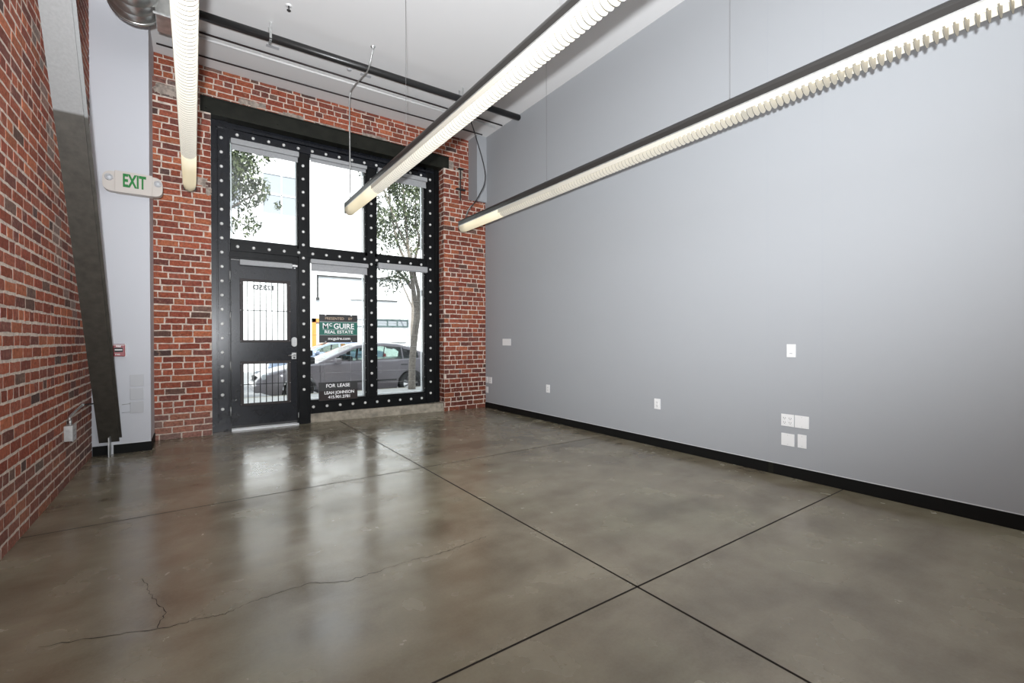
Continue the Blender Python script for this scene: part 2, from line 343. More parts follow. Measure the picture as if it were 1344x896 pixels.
# ------------------------------------------------------------------ brickwork, every brick its own relief in the wall's mesh
BR = [(.27, .070, .038), (.235, .057, .034), (.31, .085, .044), (.20, .055, .036), (.36, .112, .055), (.25, .067, .038), (.165, .058, .044), (.29, .086, .052)]
DK = [(.09, .052, .045), (.13, .068, .052), (.15, .085, .066)]
def brickwork(name, org, ud, nrm, U0_, U1_, Z0, Z1, parent=None, tint=None, skip=None, hdr=.42, off=0, slab=.12, rel=1, gj=0):
    """u runs along ud from org, v = z; bricks stand proud of the mortar face along nrm"""
    org = Vector(org); ud = Vector(ud); nrm = Vector(nrm); up = Vector((0, 0, 1))
    bm = bmesh.new(); lay = bm.verts.layers.float_color.new('brick_colour')
    P = lambda u, z, d: org + ud*u + up*z + nrm*d
    rnd = random.Random(int(abs(org.x*77)+abs(org.y*31)+Z0*13)+5)
    # mortar bed
    q = [(U0_, Z0), (U1_, Z0), (U1_, Z1), (U0_, Z1)]
    A = [bm.verts.new(P(u, z, -.0035*rel)) for u, z in q]; B = [bm.verts.new(P(u, z, -slab)) for u, z in q]
    for f in [A, B[::-1]] + [[A[k], B[k], B[(k+1) % 4], A[(k+1) % 4]] for k in range(4)]:
        bm.faces.new(f).material_index = 1
    ch = .0778; k0 = int(math.floor((Z0-hdr)/ch)) - 1; k = k0
    while hdr - ch/2 + k*ch < Z1:
        zb = hdr - ch/2 + k*ch; header = (k % 6 == 0)
        L = .1075 if header else .2085
        u = U0_ - L*((.5 if (k % 2) else 0) + .13*math.sin(k*2.3)) - off % L
        while u < U1_:
            g = .0068 + gj + rnd.uniform(-.0012, .002)
            Lj = L*(1+rnd.uniform(-.03, .03)); isH = header or rnd.random() < .12
            if isH and not header: Lj = .1075
            a, b = max(u+g, U0_+.001), min(u+Lj-g, U1_-.001)
            c, d = max(zb+g+rnd.uniform(-.0015, .0015), Z0+.001), min(zb+ch-g+rnd.uniform(-.0015, .0015), Z1-.001)
            u += Lj
            if b-a < .012 or d-c < .01: continue
            if skip and skip((a+b)/2, (c+d)/2): continue
            col = rnd.choice(BR) if rnd.random() > .05 else rnd.choice(DK)
            s_ = rnd.uniform(.8, 1.18); col = [x*s_ for x in col]
            if tint: col = tint(col, (a+b)/2, (c+d)/2, rnd)
            pr = rnd.uniform(-.001, .003); nseg = 4 if b-a > .13 else 2; j = .0029
            ring = [(a+(b-a)*t/nseg, c) for t in range(nseg)] + [(b, c+(d-c)*t/2) for t in range(2)] + [(b-(b-a)*t/nseg, d) for t in range(nseg)] + [(a, d-(d-c)*t/2) for t in range(2)]
            ring = [(x+rnd.uniform(-j, j), z+rnd.uniform(-j, j)) for x, z in ring]
            mx_, mz_ = (a+b)/2, (c+d)/2
            def shr(x, z, e): return (x - math.copysign(min(e, abs(x-mx_)), x-mx_), z - math.copysign(min(e, abs(z-mz_)), z-mz_))
            r0 = [bm.verts.new(P(x, z, -.008*rel)) for x, z in ring]
            r1 = [bm.verts.new(P(x, z, (-.001+pr)*rel)) for x, z in ring]
            r2 = [bm.verts.new(P(*shr(x, z, .003), (.0015+pr+rnd.uniform(-.001, .001))*rel)) for x, z in ring]
            for v in r0+r1+r2: v[lay] = (*col, 1)
            m_ = len(ring)
            for R1, R2 in ((r0, r1), (r1, r2)):
                for i in range(m_): bm.faces.new((R1[i], R1[(i+1) % m_], R2[(i+1) % m_], R2[i]))
            bm.faces.new(r2)
        k += 1
    bmesh.ops.recalc_face_normals(bm, faces=bm.faces)
    me = bpy.data.meshes.new(name); bm.to_mesh(me); bm.free(); me.materials.append(M['brick']); me.materials.append(M['mortar'])
    o = bpy.data.objects.new(name, me); C.objects.link(o)
    if parent is not None: o.parent = parent
    return o
MORT = (.36, .31, .27)
STREAK = [(3.2, 4.743), (3.9, 3.9), (4.24, 3.41), (4.73, 2.82), (4.88, 2.3), (4.98, 1.84), (5.3, 1.6), (5.62, 1.38)]
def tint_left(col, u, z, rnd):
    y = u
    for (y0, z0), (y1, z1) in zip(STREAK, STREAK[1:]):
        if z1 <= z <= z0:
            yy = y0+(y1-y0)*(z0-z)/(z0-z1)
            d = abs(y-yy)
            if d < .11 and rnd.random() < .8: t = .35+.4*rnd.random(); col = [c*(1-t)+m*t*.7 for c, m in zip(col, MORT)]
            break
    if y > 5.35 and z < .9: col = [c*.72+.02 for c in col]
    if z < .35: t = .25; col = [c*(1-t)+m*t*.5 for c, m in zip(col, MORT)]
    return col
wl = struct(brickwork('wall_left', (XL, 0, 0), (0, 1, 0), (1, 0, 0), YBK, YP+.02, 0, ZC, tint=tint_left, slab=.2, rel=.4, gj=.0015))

wf = struct(empty('wall_front', (0, YF, 0)))
def reparent(o, p): o.parent = p; o.matrix_parent_inverse = Matrix.Translation(-p.location); return o
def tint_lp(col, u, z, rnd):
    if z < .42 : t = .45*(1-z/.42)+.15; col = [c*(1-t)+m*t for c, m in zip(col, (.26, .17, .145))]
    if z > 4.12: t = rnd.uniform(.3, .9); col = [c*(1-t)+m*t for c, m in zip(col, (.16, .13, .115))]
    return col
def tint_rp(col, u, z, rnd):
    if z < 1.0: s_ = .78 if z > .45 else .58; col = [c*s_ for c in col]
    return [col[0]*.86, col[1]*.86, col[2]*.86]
reparent(brickwork('brick_pier', (0, YF, 0), (1, 0, 0), (0, -1, 0), XP-.25, .185, 0, 4.052, tint=tint_lp, slab=.25), wf)
reparent(brickwork('brick_pier', (0, YF, 0), (1, 0, 0), (0, -1, 0), XP-.25, .075, 4.052, 4.33, tint=tint_lp, slab=.25), wf)
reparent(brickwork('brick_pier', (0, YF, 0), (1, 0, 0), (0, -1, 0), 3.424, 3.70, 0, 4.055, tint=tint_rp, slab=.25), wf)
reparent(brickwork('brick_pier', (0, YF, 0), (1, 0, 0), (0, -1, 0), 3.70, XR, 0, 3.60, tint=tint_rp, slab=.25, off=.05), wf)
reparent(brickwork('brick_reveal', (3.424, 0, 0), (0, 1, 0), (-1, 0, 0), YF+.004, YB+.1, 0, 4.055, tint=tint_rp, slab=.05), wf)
reparent(brickwork('brick_spandrel', (0, YB, 0), (1, 0, 0), (0, -1, 0), XP-.25, 4.10, 4.05, ZC, hdr=4.58, slab=.2), wf)
reparent(brickwork('brick_spandrel', (0, YB, 0), (1, 0, 0), (0, -1, 0), 3.43, 4.10, 3.55, 4.05, hdr=4.58-.4668*2, slab=.2), wf)
# spalled mortar where the beam is pocketed into the piers
def blob(pts, y, seed, t=.02):
    b = MB(); rnd = random.Random(seed)
    for (x0, x1, z0, z1) in pts:
        nx, nz_ = max(3, int((x1-x0)/.018)), max(3, int((z1-z0)/.018)); g = []
        cx, cz = (x0+x1)/2, (z0+z1)/2
        for i in range(nx+1):
            row = []
            for k in range(nz_+1):
                x = x0+(x1-x0)*i/nx; z = z0+(z1-z0)*k/nz_
                e = 1-max(abs(x-cx)/(x1-x0)*2, abs(z-cz)/(z1-z0)*2)
                d = t*min(1, e*3) * (1+.8*noise.noise(Vector((x*25, z*25, seed)))) - .008*(e < .05)
                row.append(b.bm.verts.new((x+rnd.uniform(-.006, .006), y-d, z+rnd.uniform(-.006, .006))))
            g.append(row)
        for i in range(nx):
            for k in range(nz_):
                fx, fz = (i+.5)/nx*2-1, (k+.5)/nz_*2-1
                if max(abs(fx), abs(fz))**2*.6+(fx*fx+fz*fz)*.4 + .55*noise.noise(Vector(((x0+i*.018)*17, (z0+k*.018)*17, seed))) > .72: continue
                b.bm.faces.new((g[i][k], g[i+1][k], g[i+1][k+1], g[i][k+1])).smooth = True
    return b
part('mortar_patch', blob([(3.56, 3.74, 4.06, 4.30), (3.72, 3.92, 4.0, 4.22), (3.76, 3.86, 3.62, 4.02)], YB-.02, 3, .03), 'mortarblob', wf)
part('mortar_patch', blob([(XP, -.10, 4.12, 4.27), (-.12, .07, 4.08, 4.2)], YF-.002, 5, .022), 'mortarblob', wf)
part('mortar_patch', blob([(-.02, .17, 3.10, 3.24), (.12, .19, 3.0, 3.12)], YF-.001, 8, .012), 'mortarblob', wf)
part('mortar_patch', blob([(.45, .85, 4.36, 4.46), (.95, 1.35, 4.31, 4.43), (1.45, 1.95, 4.30, 4.40), (2.1, 2.6, 4.31, 4.42)], YB-.002, 9, .014), 'mortarblob', wf)
# tie rod with plates let into the right pier
tr = empty('tie_rod', (3.725, YF-.03, 3.6)); tag(tr, 'rusty steel tie rod with end plates let into the right brick pier', 'tie rod')
part('rod', MB().tube([(3.725, YF-.02, 3.56), (3.725, YF-.02, 4.09)], .011, 8), 'rubber', tr)
part('anchor_plate', MB().box(3.69, 3.78, YF-.045, YF+.02, 4.085, 4.1, .003), 'rubber', tr)
part('anchor_plate', MB().box(3.64, 3.81, YF-.055, YF+.0, 3.73, 3.75, .003), 'rubber', tr)

# pilaster, chase, kerb, baseboards
pil = MB(); pil.box(XL-.1, XP, YP, YB, 0, ZC)
struct(pil.build('trim_1', 'pilaster'))
struct(MB().box(4.035, XR, 6.83, YB, 3.60, ZC).build('trim_2', 'wall'))
kb = MB(); kb.prism([(1.365, 7.06), (1.365, 7.35), (3.424, 7.35), (3.424, 6.90)], 'z', 0, .138)
struct(kb.build('trim_3', 'kerb'))
br = struct(MB().box(XR-.013, XR, YBK, YF, 0, .0955, .002).build('baseboard_right', 'base'))
part('caulk_line', MB().box(XR-.006, XR, YBK, YF, .0955, .1005), 'whitepaint', br)
part('joint_cover', MB().box(XR-.0145, XR-.012, 1.99, 2.03, 0, .095), 'blackbeam', br)
bl = MB(); bl.box(-.865, -.745, YP-.013, YP, 0, .098, .002); bl.box(-.70, XP+.006, YP-.013, YP, 0, .098, .002); bl.box(XP, XP+.008, YP, YF, 0, .098)
bl_ = struct(bl.build('baseboard_left', 'base'))
part('caulk_line', MB().box(-.70, XP+.005, YP-.006, YP, .098, .103).box(-.706, -.70, YP-.006, YP, 0, .103), 'whitepaint', bl_)

# ------------------------------------------------------------------ steel lintel beam
lb = empty('steel_beam', (1.8, 6.9, 4.05)); tag(lb, 'black steel lintel beam spanning the brick piers above the windows', 'beam')
part('web', MB().box(.075, 3.53, 6.90, 6.915, 4.06, 4.245), 'blackbeam', lb)
part('flange', MB().box(.075, 3.53, 6.885, YB-.02, 4.245, 4.26, .002), 'blackbeam', lb)
part('flange', MB().box(.19, 3.42, 6.895, YB-.02, 4.052, 4.066, .002), 'blackbeam', lb)
for x in (.14, .95, 2.0, 3.2): part('bolt', MB().lathe([(0, .008), (.008, .007), (.012, 0)], Matrix.Translation((x, 6.90, 4.12)) @ Matrix.Rotation(PI/2, 4, 'X'), 12), 'blackbeam', lb)

# ------------------------------------------------------------------ glazed steel window wall
YW = 7.02
win = struct(empty('window_1', (1.8, YW, 0)))
blt = MB(); blt.lathe([(.0205, 0), (.0205, .003), (.016, .0035), (.0165, .006), (.0135, .010), (.008, .0115), (.0065, .009), (0, .0085)], None, 14)
bolt0 = blt.build('bolt', 'bolt'); bolt_used = [False]
def bolt(x, z, par, y=YW):
    o = bolt0 if not bolt_used[0] else bolt0.copy()
    if bolt_used[0]: C.objects.link(o)
    bolt_used[0] = True
    o.parent = par; o.matrix_parent_inverse = Matrix.Identity(4)
    o.location = (x, y-.0002, z); o.rotation_euler = (PI/2, 0, 0)
    return o
def member(name, boxes, mtl='black'):
    b = MB()
    for (x0, x1, y, z0, z1) in boxes: b.box(x0, x1, y, 7.11, z0, z1, .002)
    return part(name, b, mtl, win)
SC = 'silver'
ls = member('stile', [(.262, .374, YW, .115, 4.05), (.186, .247, YW+.012, .03, 4.05), (.24, .40, YW+.03, .03, 4.05), (.19, .395, YW+.006, 0, .115)], 'blue_black')
for k in range(20): bolt(.302 if k else .302, .296+.1857*k, ls)
m1 = member('mullion', [(1.222, 1.338, YW, 0, 3.84), (1.206, 1.375, YW+.022, 0, 3.84), (1.338, 1.375, YW+.014, .135, 3.84)])
for k in range(18): bolt(1.283, .49+.187*k, m1)
m2 = member('mullion', [(2.195, 2.312, YW, .30, 3.84), (2.16, 2.35, YW+.022, .30, 3.84)])
for k in range(18): bolt(2.253, .49+.187*k, m2)
rs_ = member('stile', [(3.172, 3.305, YW, .135, 4.05), (3.132, 3.172, YW+.022, .135, 4.05), (3.30, 3.425, YW+.04, .135, 4.05), (3.345, 3.385, YW+.02, .135, 4.05)])
for k in range(20): bolt(3.24, .305+.187*k, rs_)
hd = member('head', [(.26, 3.30, YW+.001, 3.855, 3.955), (.24, 3.32, YW+.022, 3.833, 4.05), (.28, 3.3, YW-.02, 3.965, 4.0)], 'blue_black')
for k in range(1, 16): bolt(.294+.1857*k, 3.903, hd)
ts = member('transom', [(.40, 3.13, YW+.001, 2.375, 2.485), (.40, 3.14, YW+.022, 2.355, 2.536)])
for k in range(1, 16): bolt(.294+.1857*k, 2.431, ts)
bt = member('sill_rail', [(1.375, 3.15, YW+.001, .135, .30), (1.375, 3.14, YW+.02, .135, .33)])
for k in range(6, 16): bolt(.294+.1857*k, .231, bt)
part('head_batten', MB().box(.24, .42, YW-.032, YW, 3.955, 3.985).box(.42, 3.2, YW-.028, YW, 3.96, 3.978), 'blue_black', win)
# panes with pale glazing beads and small screws
PN = [(.41, 1.213, 2.536, 3.833), (1.375, 2.158, 2.536, 3.833), (2.35, 3.132, 2.536, 3.833), (1.375, 2.158, .33, 2.355), (2.35, 3.132, .33, 2.355)]
for i, (x0, x1, z0, z1) in enumerate(PN):
    g = part('glass_pane', MB().box(x0-.005, x1+.005, 7.118, 7.124, z0-.005, z1+.005), 'glass', win)
    b = MB(); t = .012
    b.box(x0, x1, 7.124, 7.16, z0, z0+t); b.box(x0, x1, 7.124, 7.16, z1-t, z1); b.box(x0, x0+t, 7.124, 7.16, z0, z1); b.box(x1-t, x1, 7.124, 7.16, z0, z1)
    plabel(part('glazing_bead', b, 'alu', g), 'pale metal glazing bead')
    z = z0+.06
    while z < z1:
        for x in (x0-.010, x1+.010):
            if x > .42: part('screw', MB().lathe([(.0045, 0), (.0045, .002), (0, .003)], Matrix.Translation((x, YW+.022, z)) @ Matrix.Rotation(PI/2, 4, 'X'), 8), SC, g)
        z += .187
    if z0 < 1:
        z = .52
        while z < 2.2:
            wv = part('security_wire', MB().tube([(x0, 7.10, z), (x1, 7.10, z)], .0016, 5), 'silver', win); z += .187
# exterior masonry around the opening
struct(MB().box(.40, 1.22, 7.16, 7.17, 2.26, 2.5).build('trim_4', 'black'))

# ------------------------------------------------------------------ door
YD = 7.032
dr = struct(empty('door_1', (.40, YD, 0)))
def dpart(n, b, m): return part(n, b, m, dr)
df = MB(); df.box(.388, .404, YW+.01, 7.13, .0, 2.36); df.box(1.196, 1.212, YW+.01, 7.13, 0, 2.36); df.box(.39, 1.212, YW+.005, 7.13, 2.265, 2.36, .002); df.box(.39, 1.212, YW-.004, 7.0, 2.262, 2.27)
df.box(.39, 1.212, YW-.006, 7.13, 2.30, 2.312)
dpart('door_frame', df, 'black')
lf = MB(); OX0, OX1 = .53, 1.07
for (x0, x1, z0, z1) in ((.406, OX0, .03, 2.255), (OX1, 1.194, .03, 2.255), (OX0, OX1, .03, .335), (OX0, OX1, .895, 1.18), (OX0, OX1, 2.0, 2.255)):
    lf.box(x0, x1, YD, YD+.05, z0, z1)
lf_ = dpart('door_leaf', lf, 'blue_black')
dpart('glass_pane', MB().box(OX0, OX1, YD+.022, YD+.028, .335, .895).box(OX0, OX1, YD+.022, YD+.028, 1.18, 2.0), 'glass')
for (z0, z1, zb) in ((1.165, 2.015, 1.594), (.318, .91, .60)):
    g = MB(); x0, x1, w_ = .502, 1.112, .040
    g.box(x0, x1, YD-.012, YD, z1-w_*.9, z1, .003); g.box(x0, x1, YD-.012, YD, z0, z0+w_*.8, .003); g.box(x0, x0+w_, YD-.0125, YD, z0, z1, .003); g.box(x1-w_, x1, YD-.0125, YD, z0, z1, .003)
    gr = dpart('grille', g, 'brownblack')
    for k in range(7): part('bar', MB().box(.592+.0728*k-.0055, .592+.0728*k+.0055, YD+.001, YD+.012, z0+.01, z1-.01), 'black', gr)
    part('cross_bar', MB().box(x0, x1, YD-.002, YD+.003, zb-.005, zb+.005), 'black', gr)
    for x in (x0+.008, x1-.008):
        for z in (z0+.02, zb, z1-.06 if z1 > 1.5 else z1-.03): part('screw', MB().lathe([(.005, 0), (.005, .003), (0, .004)], Matrix.Translation((x, YD-.013, z)) @ Matrix.Rotation(PI/2, 4, 'X'), 8), SC, gr)
text('house_number', '1235D', .088, Matrix.Translation((.79, YD+.0285, 1.91)) @ Matrix.Rotation(PI/2, 4, 'X') @ Matrix.Diagonal((-1, 1, 1, 1)), 'signblack', dr, offset=.004, sx=1.12)
for z in (2.045, 1.507, .859, .261):
    hb = MB(); hb.tube([(.392, YD-.012, z-.055), (.392, YD-.012, z+.055)], .0075, 10); hb.tube([(.392, YD-.012, z-.062), (.392, YD-.012, z+.062)], .004, 8)
    plabel(dpart('hinge', hb, 'silver'), 'steel hinge knuckle')
# keypad deadbolt and lever set
kp = MB(); kp.prism([(1.159+.034*math.cos(a)*(1 if abs(math.cos(a)) < .8 else 1), 1.168+(.034*math.sin(a)+(.032 if math.sin(a) > 0 else -.032))) for a in [PI*2*k/24 for k in range(24)]], 'y', YD-.022, YD, 0)
k_ = plabel(dpart('keypad_deadbolt', kp, 'chrome'), 'oval chrome keypad deadbolt')
for r in range(5):
    for c in range(2): part('button', MB().lathe([(.006, 0), (.006, .004), (0, .005)], Matrix.Translation((1.148+.022*c, YD-.022, 1.128+.018*r)) @ Matrix.Rotation(PI/2, 4, 'X'), 8), 'greyplate', k_)
lv = MB().box(1.125, 1.187, YD-.012, YD, .925, 1.018, .005)
l_ = plabel(dpart('lever_lock', lv, 'chrome'), 'chrome lever lock with thumbturn')
part('lever', MB().tube([(1.16, YD-.012, .985), (1.16, YD-.05, .985), (1.15, YD-.055, .985), (1.075, YD-.055, .98)], [.01, .01, .009, .007], 10), 'silver', l_)
part('thumbturn', MB().tube([(1.156, YD-.012, .95), (1.156, YD-.028, .95)], .012, 12).box(1.144, 1.168, YD-.036, YD-.026, .945, .955), 'slot', l_)
dpart('contact_sensor', MB().box(1.13, 1.205, YD-.018, YD-.001, 2.225, 2.25, .003).box(1.16, 1.18, YD-.014, YD-.001, 2.20, 2.212, .002), 'plate')
dpart('door_stop', MB().tube([(.445, YD, .40), (.445, YD-.03, .40), (.455, YD-.04, .415)], .005, 8), 'silver')
dpart('floor_latch', MB().box(1.205, 1.212, YW-.016, YW-.0, .10, .17, .002), 'silver')
plabel(dpart('threshold', MB().box(.40, 1.21, 6.985, 7.16, 0, .022, .003), 'alu'), 'bright metal threshold strip')
dpart('door_sweep', MB().box(.406, 1.194, YD-.006, YD, .03, .06, .001), 'slot')

# ------------------------------------------------------------------ roller blinds
def blind(x0, x1, ztop, zroll, zbot, label, y=YW-.012, mt='blind', r=.028):
    o = empty('roller_blind', ((x0+x1)/2, y-.03, ztop)); tag(o, label, 'blind', 'roller blinds on the window wall')
    part('cassette', MB().box(x0, x1, y-.055, y, zroll, ztop, .010), mt, o)
    if zbot < zroll:
        part('fabric', MB().box(x0+.012, x1-.012, y-.018, y-.014, zbot+.012, zroll+.01), mt, o)
        part('hem_bar', MB().box(x0+.010, x1-.010, y-.024, y-.010, zbot, zbot+.018, .003), 'blind', o)
    return o
blind(.405, 1.222, 3.832, 3.76, 3.69, 'rolled grey blind above the upper left pane, over the door')
blind(1.372, 2.175, 3.842, 3.79, 3.742, 'thin rolled grey blind above the upper middle pane')
blind(2.345, 3.165, 3.856, 3.79, 3.69, 'rolled grey blind above the upper right pane with trees behind it')
blind(1.368, 2.19, 2.352, 2.29, 2.185, 'partly lowered grey blind above the hanging green real estate sign')
blind(2.342, 3.165, 2.39, 2.30, 2.295, 'fully rolled grey blind above the lower right pane with tree trunk behind')
blind(.50, 1.135, 2.262, 2.19, 2.19, 'short grey blind cassette mounted on top of the black door', y=YD-.001)

# ------------------------------------------------------------------ hanging signs
ys = YW-.022
sg = empty('real_estate_sign', (1.75, ys, 1.15)); tag(sg, 'black and green real estate agency sign hanging in the lower middle pane', 'sign')
part('board', MB().box(1.485, 2.032, ys, ys+.008, 1.155, 1.568, .001), 'signblack', sg)
part('green_band', MB().box(1.489, 2.028, ys-.001, ys, 1.268, 1.458), 'signgreen', sg)
part('rule', MB().box(1.53, 1.99, ys-.0016, ys-.001, 1.345, 1.3485).box(1.489, 2.028, ys-.0014, ys-.0005, 1.457, 1.461).box(1.489, 2.028, ys-.0014, ys-.0005, 1.265, 1.268), 'whitepaint', sg)
text('lettering', 'PRESENTED', .052, face_mY(1.70, ys-.001, 1.507), 'tan', sg, sx=1.0)
text('lettering', 'BY', .052, face_mY(1.925, ys-.001, 1.507), 'tan', sg, sx=1.0)
text('lettering', 'M', .118, face_mY(1.573, ys-.0015, 1.395), 'white', sg, offset=.0006)
text('lettering', 'C', .062, face_mY(1.645, ys-.0015, 1.413), 'white', sg, offset=.0016)
text('lettering', 'GUIRE', .108, face_mY(1.832, ys-.0015, 1.393), 'white', sg, offset=.0022, sx=.98)
text('lettering', 'REAL ESTATE', .062, face_mY(1.76, ys-.0015, 1.309), 'white', sg, offset=.001, sx=1.12)
text('lettering', 'mcguire.com', .058, face_mY(1.765, ys-.001, 1.214), 'white', sg, sx=1.05, offset=.0008)
for x in (1.573, 1.94):
    for z in (1.555, 1.168): part('suction_hook', MB().lathe([(.0, .012), (.006, .01), (.012, 0)], Matrix.Translation((x, ys-.001, z)) @ Matrix.Rotation(PI/2, 4, 'X'), 10), 'alu', sg)
s2 = empty('for_lease_sign', (1.75, ys, .31)); tag(s2, 'black for lease sign with white lettering at the bottom of the middle pane', 'sign')
part('board', MB().box(1.475, 2.028, ys, ys+.008, .31, .578, .001), 'signblack', s2)
part('grey_band', MB().box(1.478, 2.025, ys-.001, ys, .314, .455), 'brownblack', s2)
text('lettering', 'FOR', .070, face_mY(1.640, ys-.001, .521), 'white', s2, offset=.0012)
text('lettering', 'LEASE', .070, face_mY(1.824, ys-.001, .521), 'white', s2, offset=.0012)
text('lettering', 'LEAH JOHNSON', .060, face_mY(1.765, ys-.0015, .420), 'white', s2, offset=.0012, sx=.98)
text('lettering', '415.901.2781', .058, face_mY(1.765, ys-.0015, .355), 'white', s2, offset=.0012, sx=1.02)
for x in (1.56, 1.93): part('hanging_wire', MB().tube([(x, ys+.004, .575), (x, ys+.004, 1.157)], .0012, 5), 'silver', s2)

# ------------------------------------------------------------------ pendant light fixtures
def fixture(X, label, cables):
    z0 = 2.862; zt = 3.072; hw = .0625; Y0, Y1 = -4.2, 6.33
    o = empty('pendant_light', (X, (Y0+Y1)/2, z0)); tag(o, label, 'light fixture', 'pendant lights in three parallel rows')
    def sec(): # housing outline (x,z)
        r = [(-hw, 2.967)]
        r += [(-hw*math.cos(a)*1.0, 3.015+.057*math.sin(a)) for a in [PI*k/12 for k in range(13)]]
        r += [(hw, 2.967), (hw-.006, 2.967), (hw-.006, 3.0), (-hw+.006, 3.0), (-hw+.006, 2.967)]
        return r
    h = MB(); h.prism([(X+x, z) for x, z in sec()], 'y', Y0, Y1)
    hh = part('housing', h, 'house', o)
    for q in (-1, 1): part('trim_strip', MB().box(X+q*hw, X+q*(hw+.0012), Y0, Y1, 2.962, 2.972), 'silver', o)
    part('reflector', MB().box(X-hw+.007, X+hw-.007, Y0+.01, Y1-.01, 2.990, 2.998), 'fin', o)
    # side skirts of the louvre (pale, lit)
    for q in (-1, 1): part('side_skirt', MB().box(X+q*(hw-.003), X+q*(hw-.001), Y0, 5.2, 2.918, 2.967), 'diff', o)
    f = MB(); y = 5.16
    while y > Y0+.05:
        pts = [(X-hw+.003, 2.955)] + [(X-(hw-.003)*math.cos(a), 2.922-.052*math.sin(a)) for a in [PI*k/10 for k in range(11)]] + [(X+hw-.003, 2.955)]
        A = [f.bm.verts.new((u, y-.0014, v)) for u, v in pts]; B = [f.bm.verts.new((u, y+.0014, v)) for u, v in pts]
        n = len(pts)
        for k in range(n): f.bm.faces.new((A[k], A[(k+1) % n], B[(k+1) % n], B[k])).material_index = 1
        f.bm.faces.new(A[::-1]); f.bm.faces.new(B)
        y -= .042
    plabel(part('louvre', f, ['diff', 'finedge'], o), 'row of white curved louvre blades')
    # tubes
    y = 5.15; k = 0
    for ya, yb in ((4.07, 6.2), (1.82, 4.03), (-.42, 1.78), (-2.66, -.46), (-4.15, -2.7)):
        part('fluorescent_tube', MB().tube([(X, ya+.02, 2.953), (X, yb-.02, 2.953)], .016, 10), 'tube', o)
        part('lamp_holder', MB().box(X-.02, X+.02, ya-.015, ya+.015, 2.935, 2.99, .003), 'fin', o)
    # smooth closed end section
    e = MB(); n = 14; prof = [(X-(hw-.001)*math.cos(PI*k/n), 2.965-.098*math.sin(PI*k/n)**.8) for k in range(n+1)]
    ys_ = [5.2, 5.6, 6.0, 6.26, 6.31, 6.33]; sc_ = [1, 1, 1, 1, .93, .72]
    R = [[e.bm.verts.new((X+(u-X)*1.0*(.5+.5*s), yy, 2.965+(v-2.965)*s)) for u, v in prof] for yy, s in zip(ys_, sc_)]
    for a, b in zip(R, R[1:]):
        for k in range(n): e.bm.faces.new((a[k], a[k+1], b[k+1], b[k])).smooth = True
    e.bm.faces.new(R[-1]); e.bm.faces.new(R[0][::-1])
    plabel(part('end_diffuser', e, 'enddiff', o), 'smooth cream end section without blades')
    part('end_cap', MB().box(X-hw+.004, X+hw-.004, Y1-.004, Y1+.008, 2.90, 3.05, .003), 'house', o)
    for y in cables: part('suspension_cable', MB().tube([(X, y, 3.05), (X, y, ZC-.004)], .0016, 6), 'cable', o); 
    for y in cables: part('cable_gripper', MB().lathe([(0, .02), (.006, .02), (.010, 0)], Matrix.Translation((X, y, 3.068)), 10), 'silver', o)
    return o
fixture(-.032, 'long black and white louvred pendant light nearest the left brick wall', (4.3, 2.0, -.3, -2.6))
fixture(1.73, 'long black and white louvred pendant light over the middle of the room', (4.3, 2.0, -.3, -2.6))
fixture(3.46, 'long black and white louvred pendant light nearest the grey right wall', (4.23, 1.96, -.3, -2.6))
def smooth(pts, n=6):
    P = [Vector(p) for p in pts]; out = []
    for i in range(len(P)-1):
        p0, p1, p2, p3 = P[max(i-1, 0)], P[i], P[i+1], P[min(i+2, len(P)-1)]
        for k in range(n):
            t = k/n; out.append(.5*((2*p1)+(-p0+p2)*t+(2*p0-5*p1+4*p2-p3)*t*t+(-p0+3*p1-3*p2+p3)*t**3))
    out.append(P[-1]); return out
cf = empty('power_conduit', (1.79, 5.5, ZC)); tag(cf, 'grey flexible conduit dropping from the ceiling to the middle pendant light', 'conduit')
part('conduit', MB().tube(smooth([(1.795, 5.50, 4.735), (1.79, 5.53, 4.66), (1.78, 5.65, 4.530), (1.765, 5.86, 4.525), (1.735, 6.18, 4.52), (1.725, 6.26, 4.40), (1.725, 6.26, 3.9), (1.73, 6.26, 3.078)]), .0085, 8), 'silver', cf)
part('ceiling_flange', MB().lathe([(.03, 0), (.028, -.006), (.012, -.014), (.012, -.03)], Matrix.Translation((1.795, 5.50, ZC)), 14), 'silver', cf)
cc = empty('electric_cable', (3.46, 6.1, ZC)); tag(cc, 'black power cord looping from the ceiling to the right pendant light', 'cord')
part('cord', MB().tube(smooth([(3.40, 6.30, ZC-.005), (3.46, 6.10, 4.58), (3.46, 5.88, 4.20), (3.46, 5.62, 3.56), (3.46, 5.83, 3.30), (3.46, 6.12, 3.18), (3.46, 6.20, 3.08)]), .0075, 8), 'rubber', cc)
part('metal_sleeve', MB().tube([(3.46, 6.02, 3.225), (3.46, 6.12, 3.182), (3.46, 6.192, 3.10)], .0095, 8), 'silver', cc)

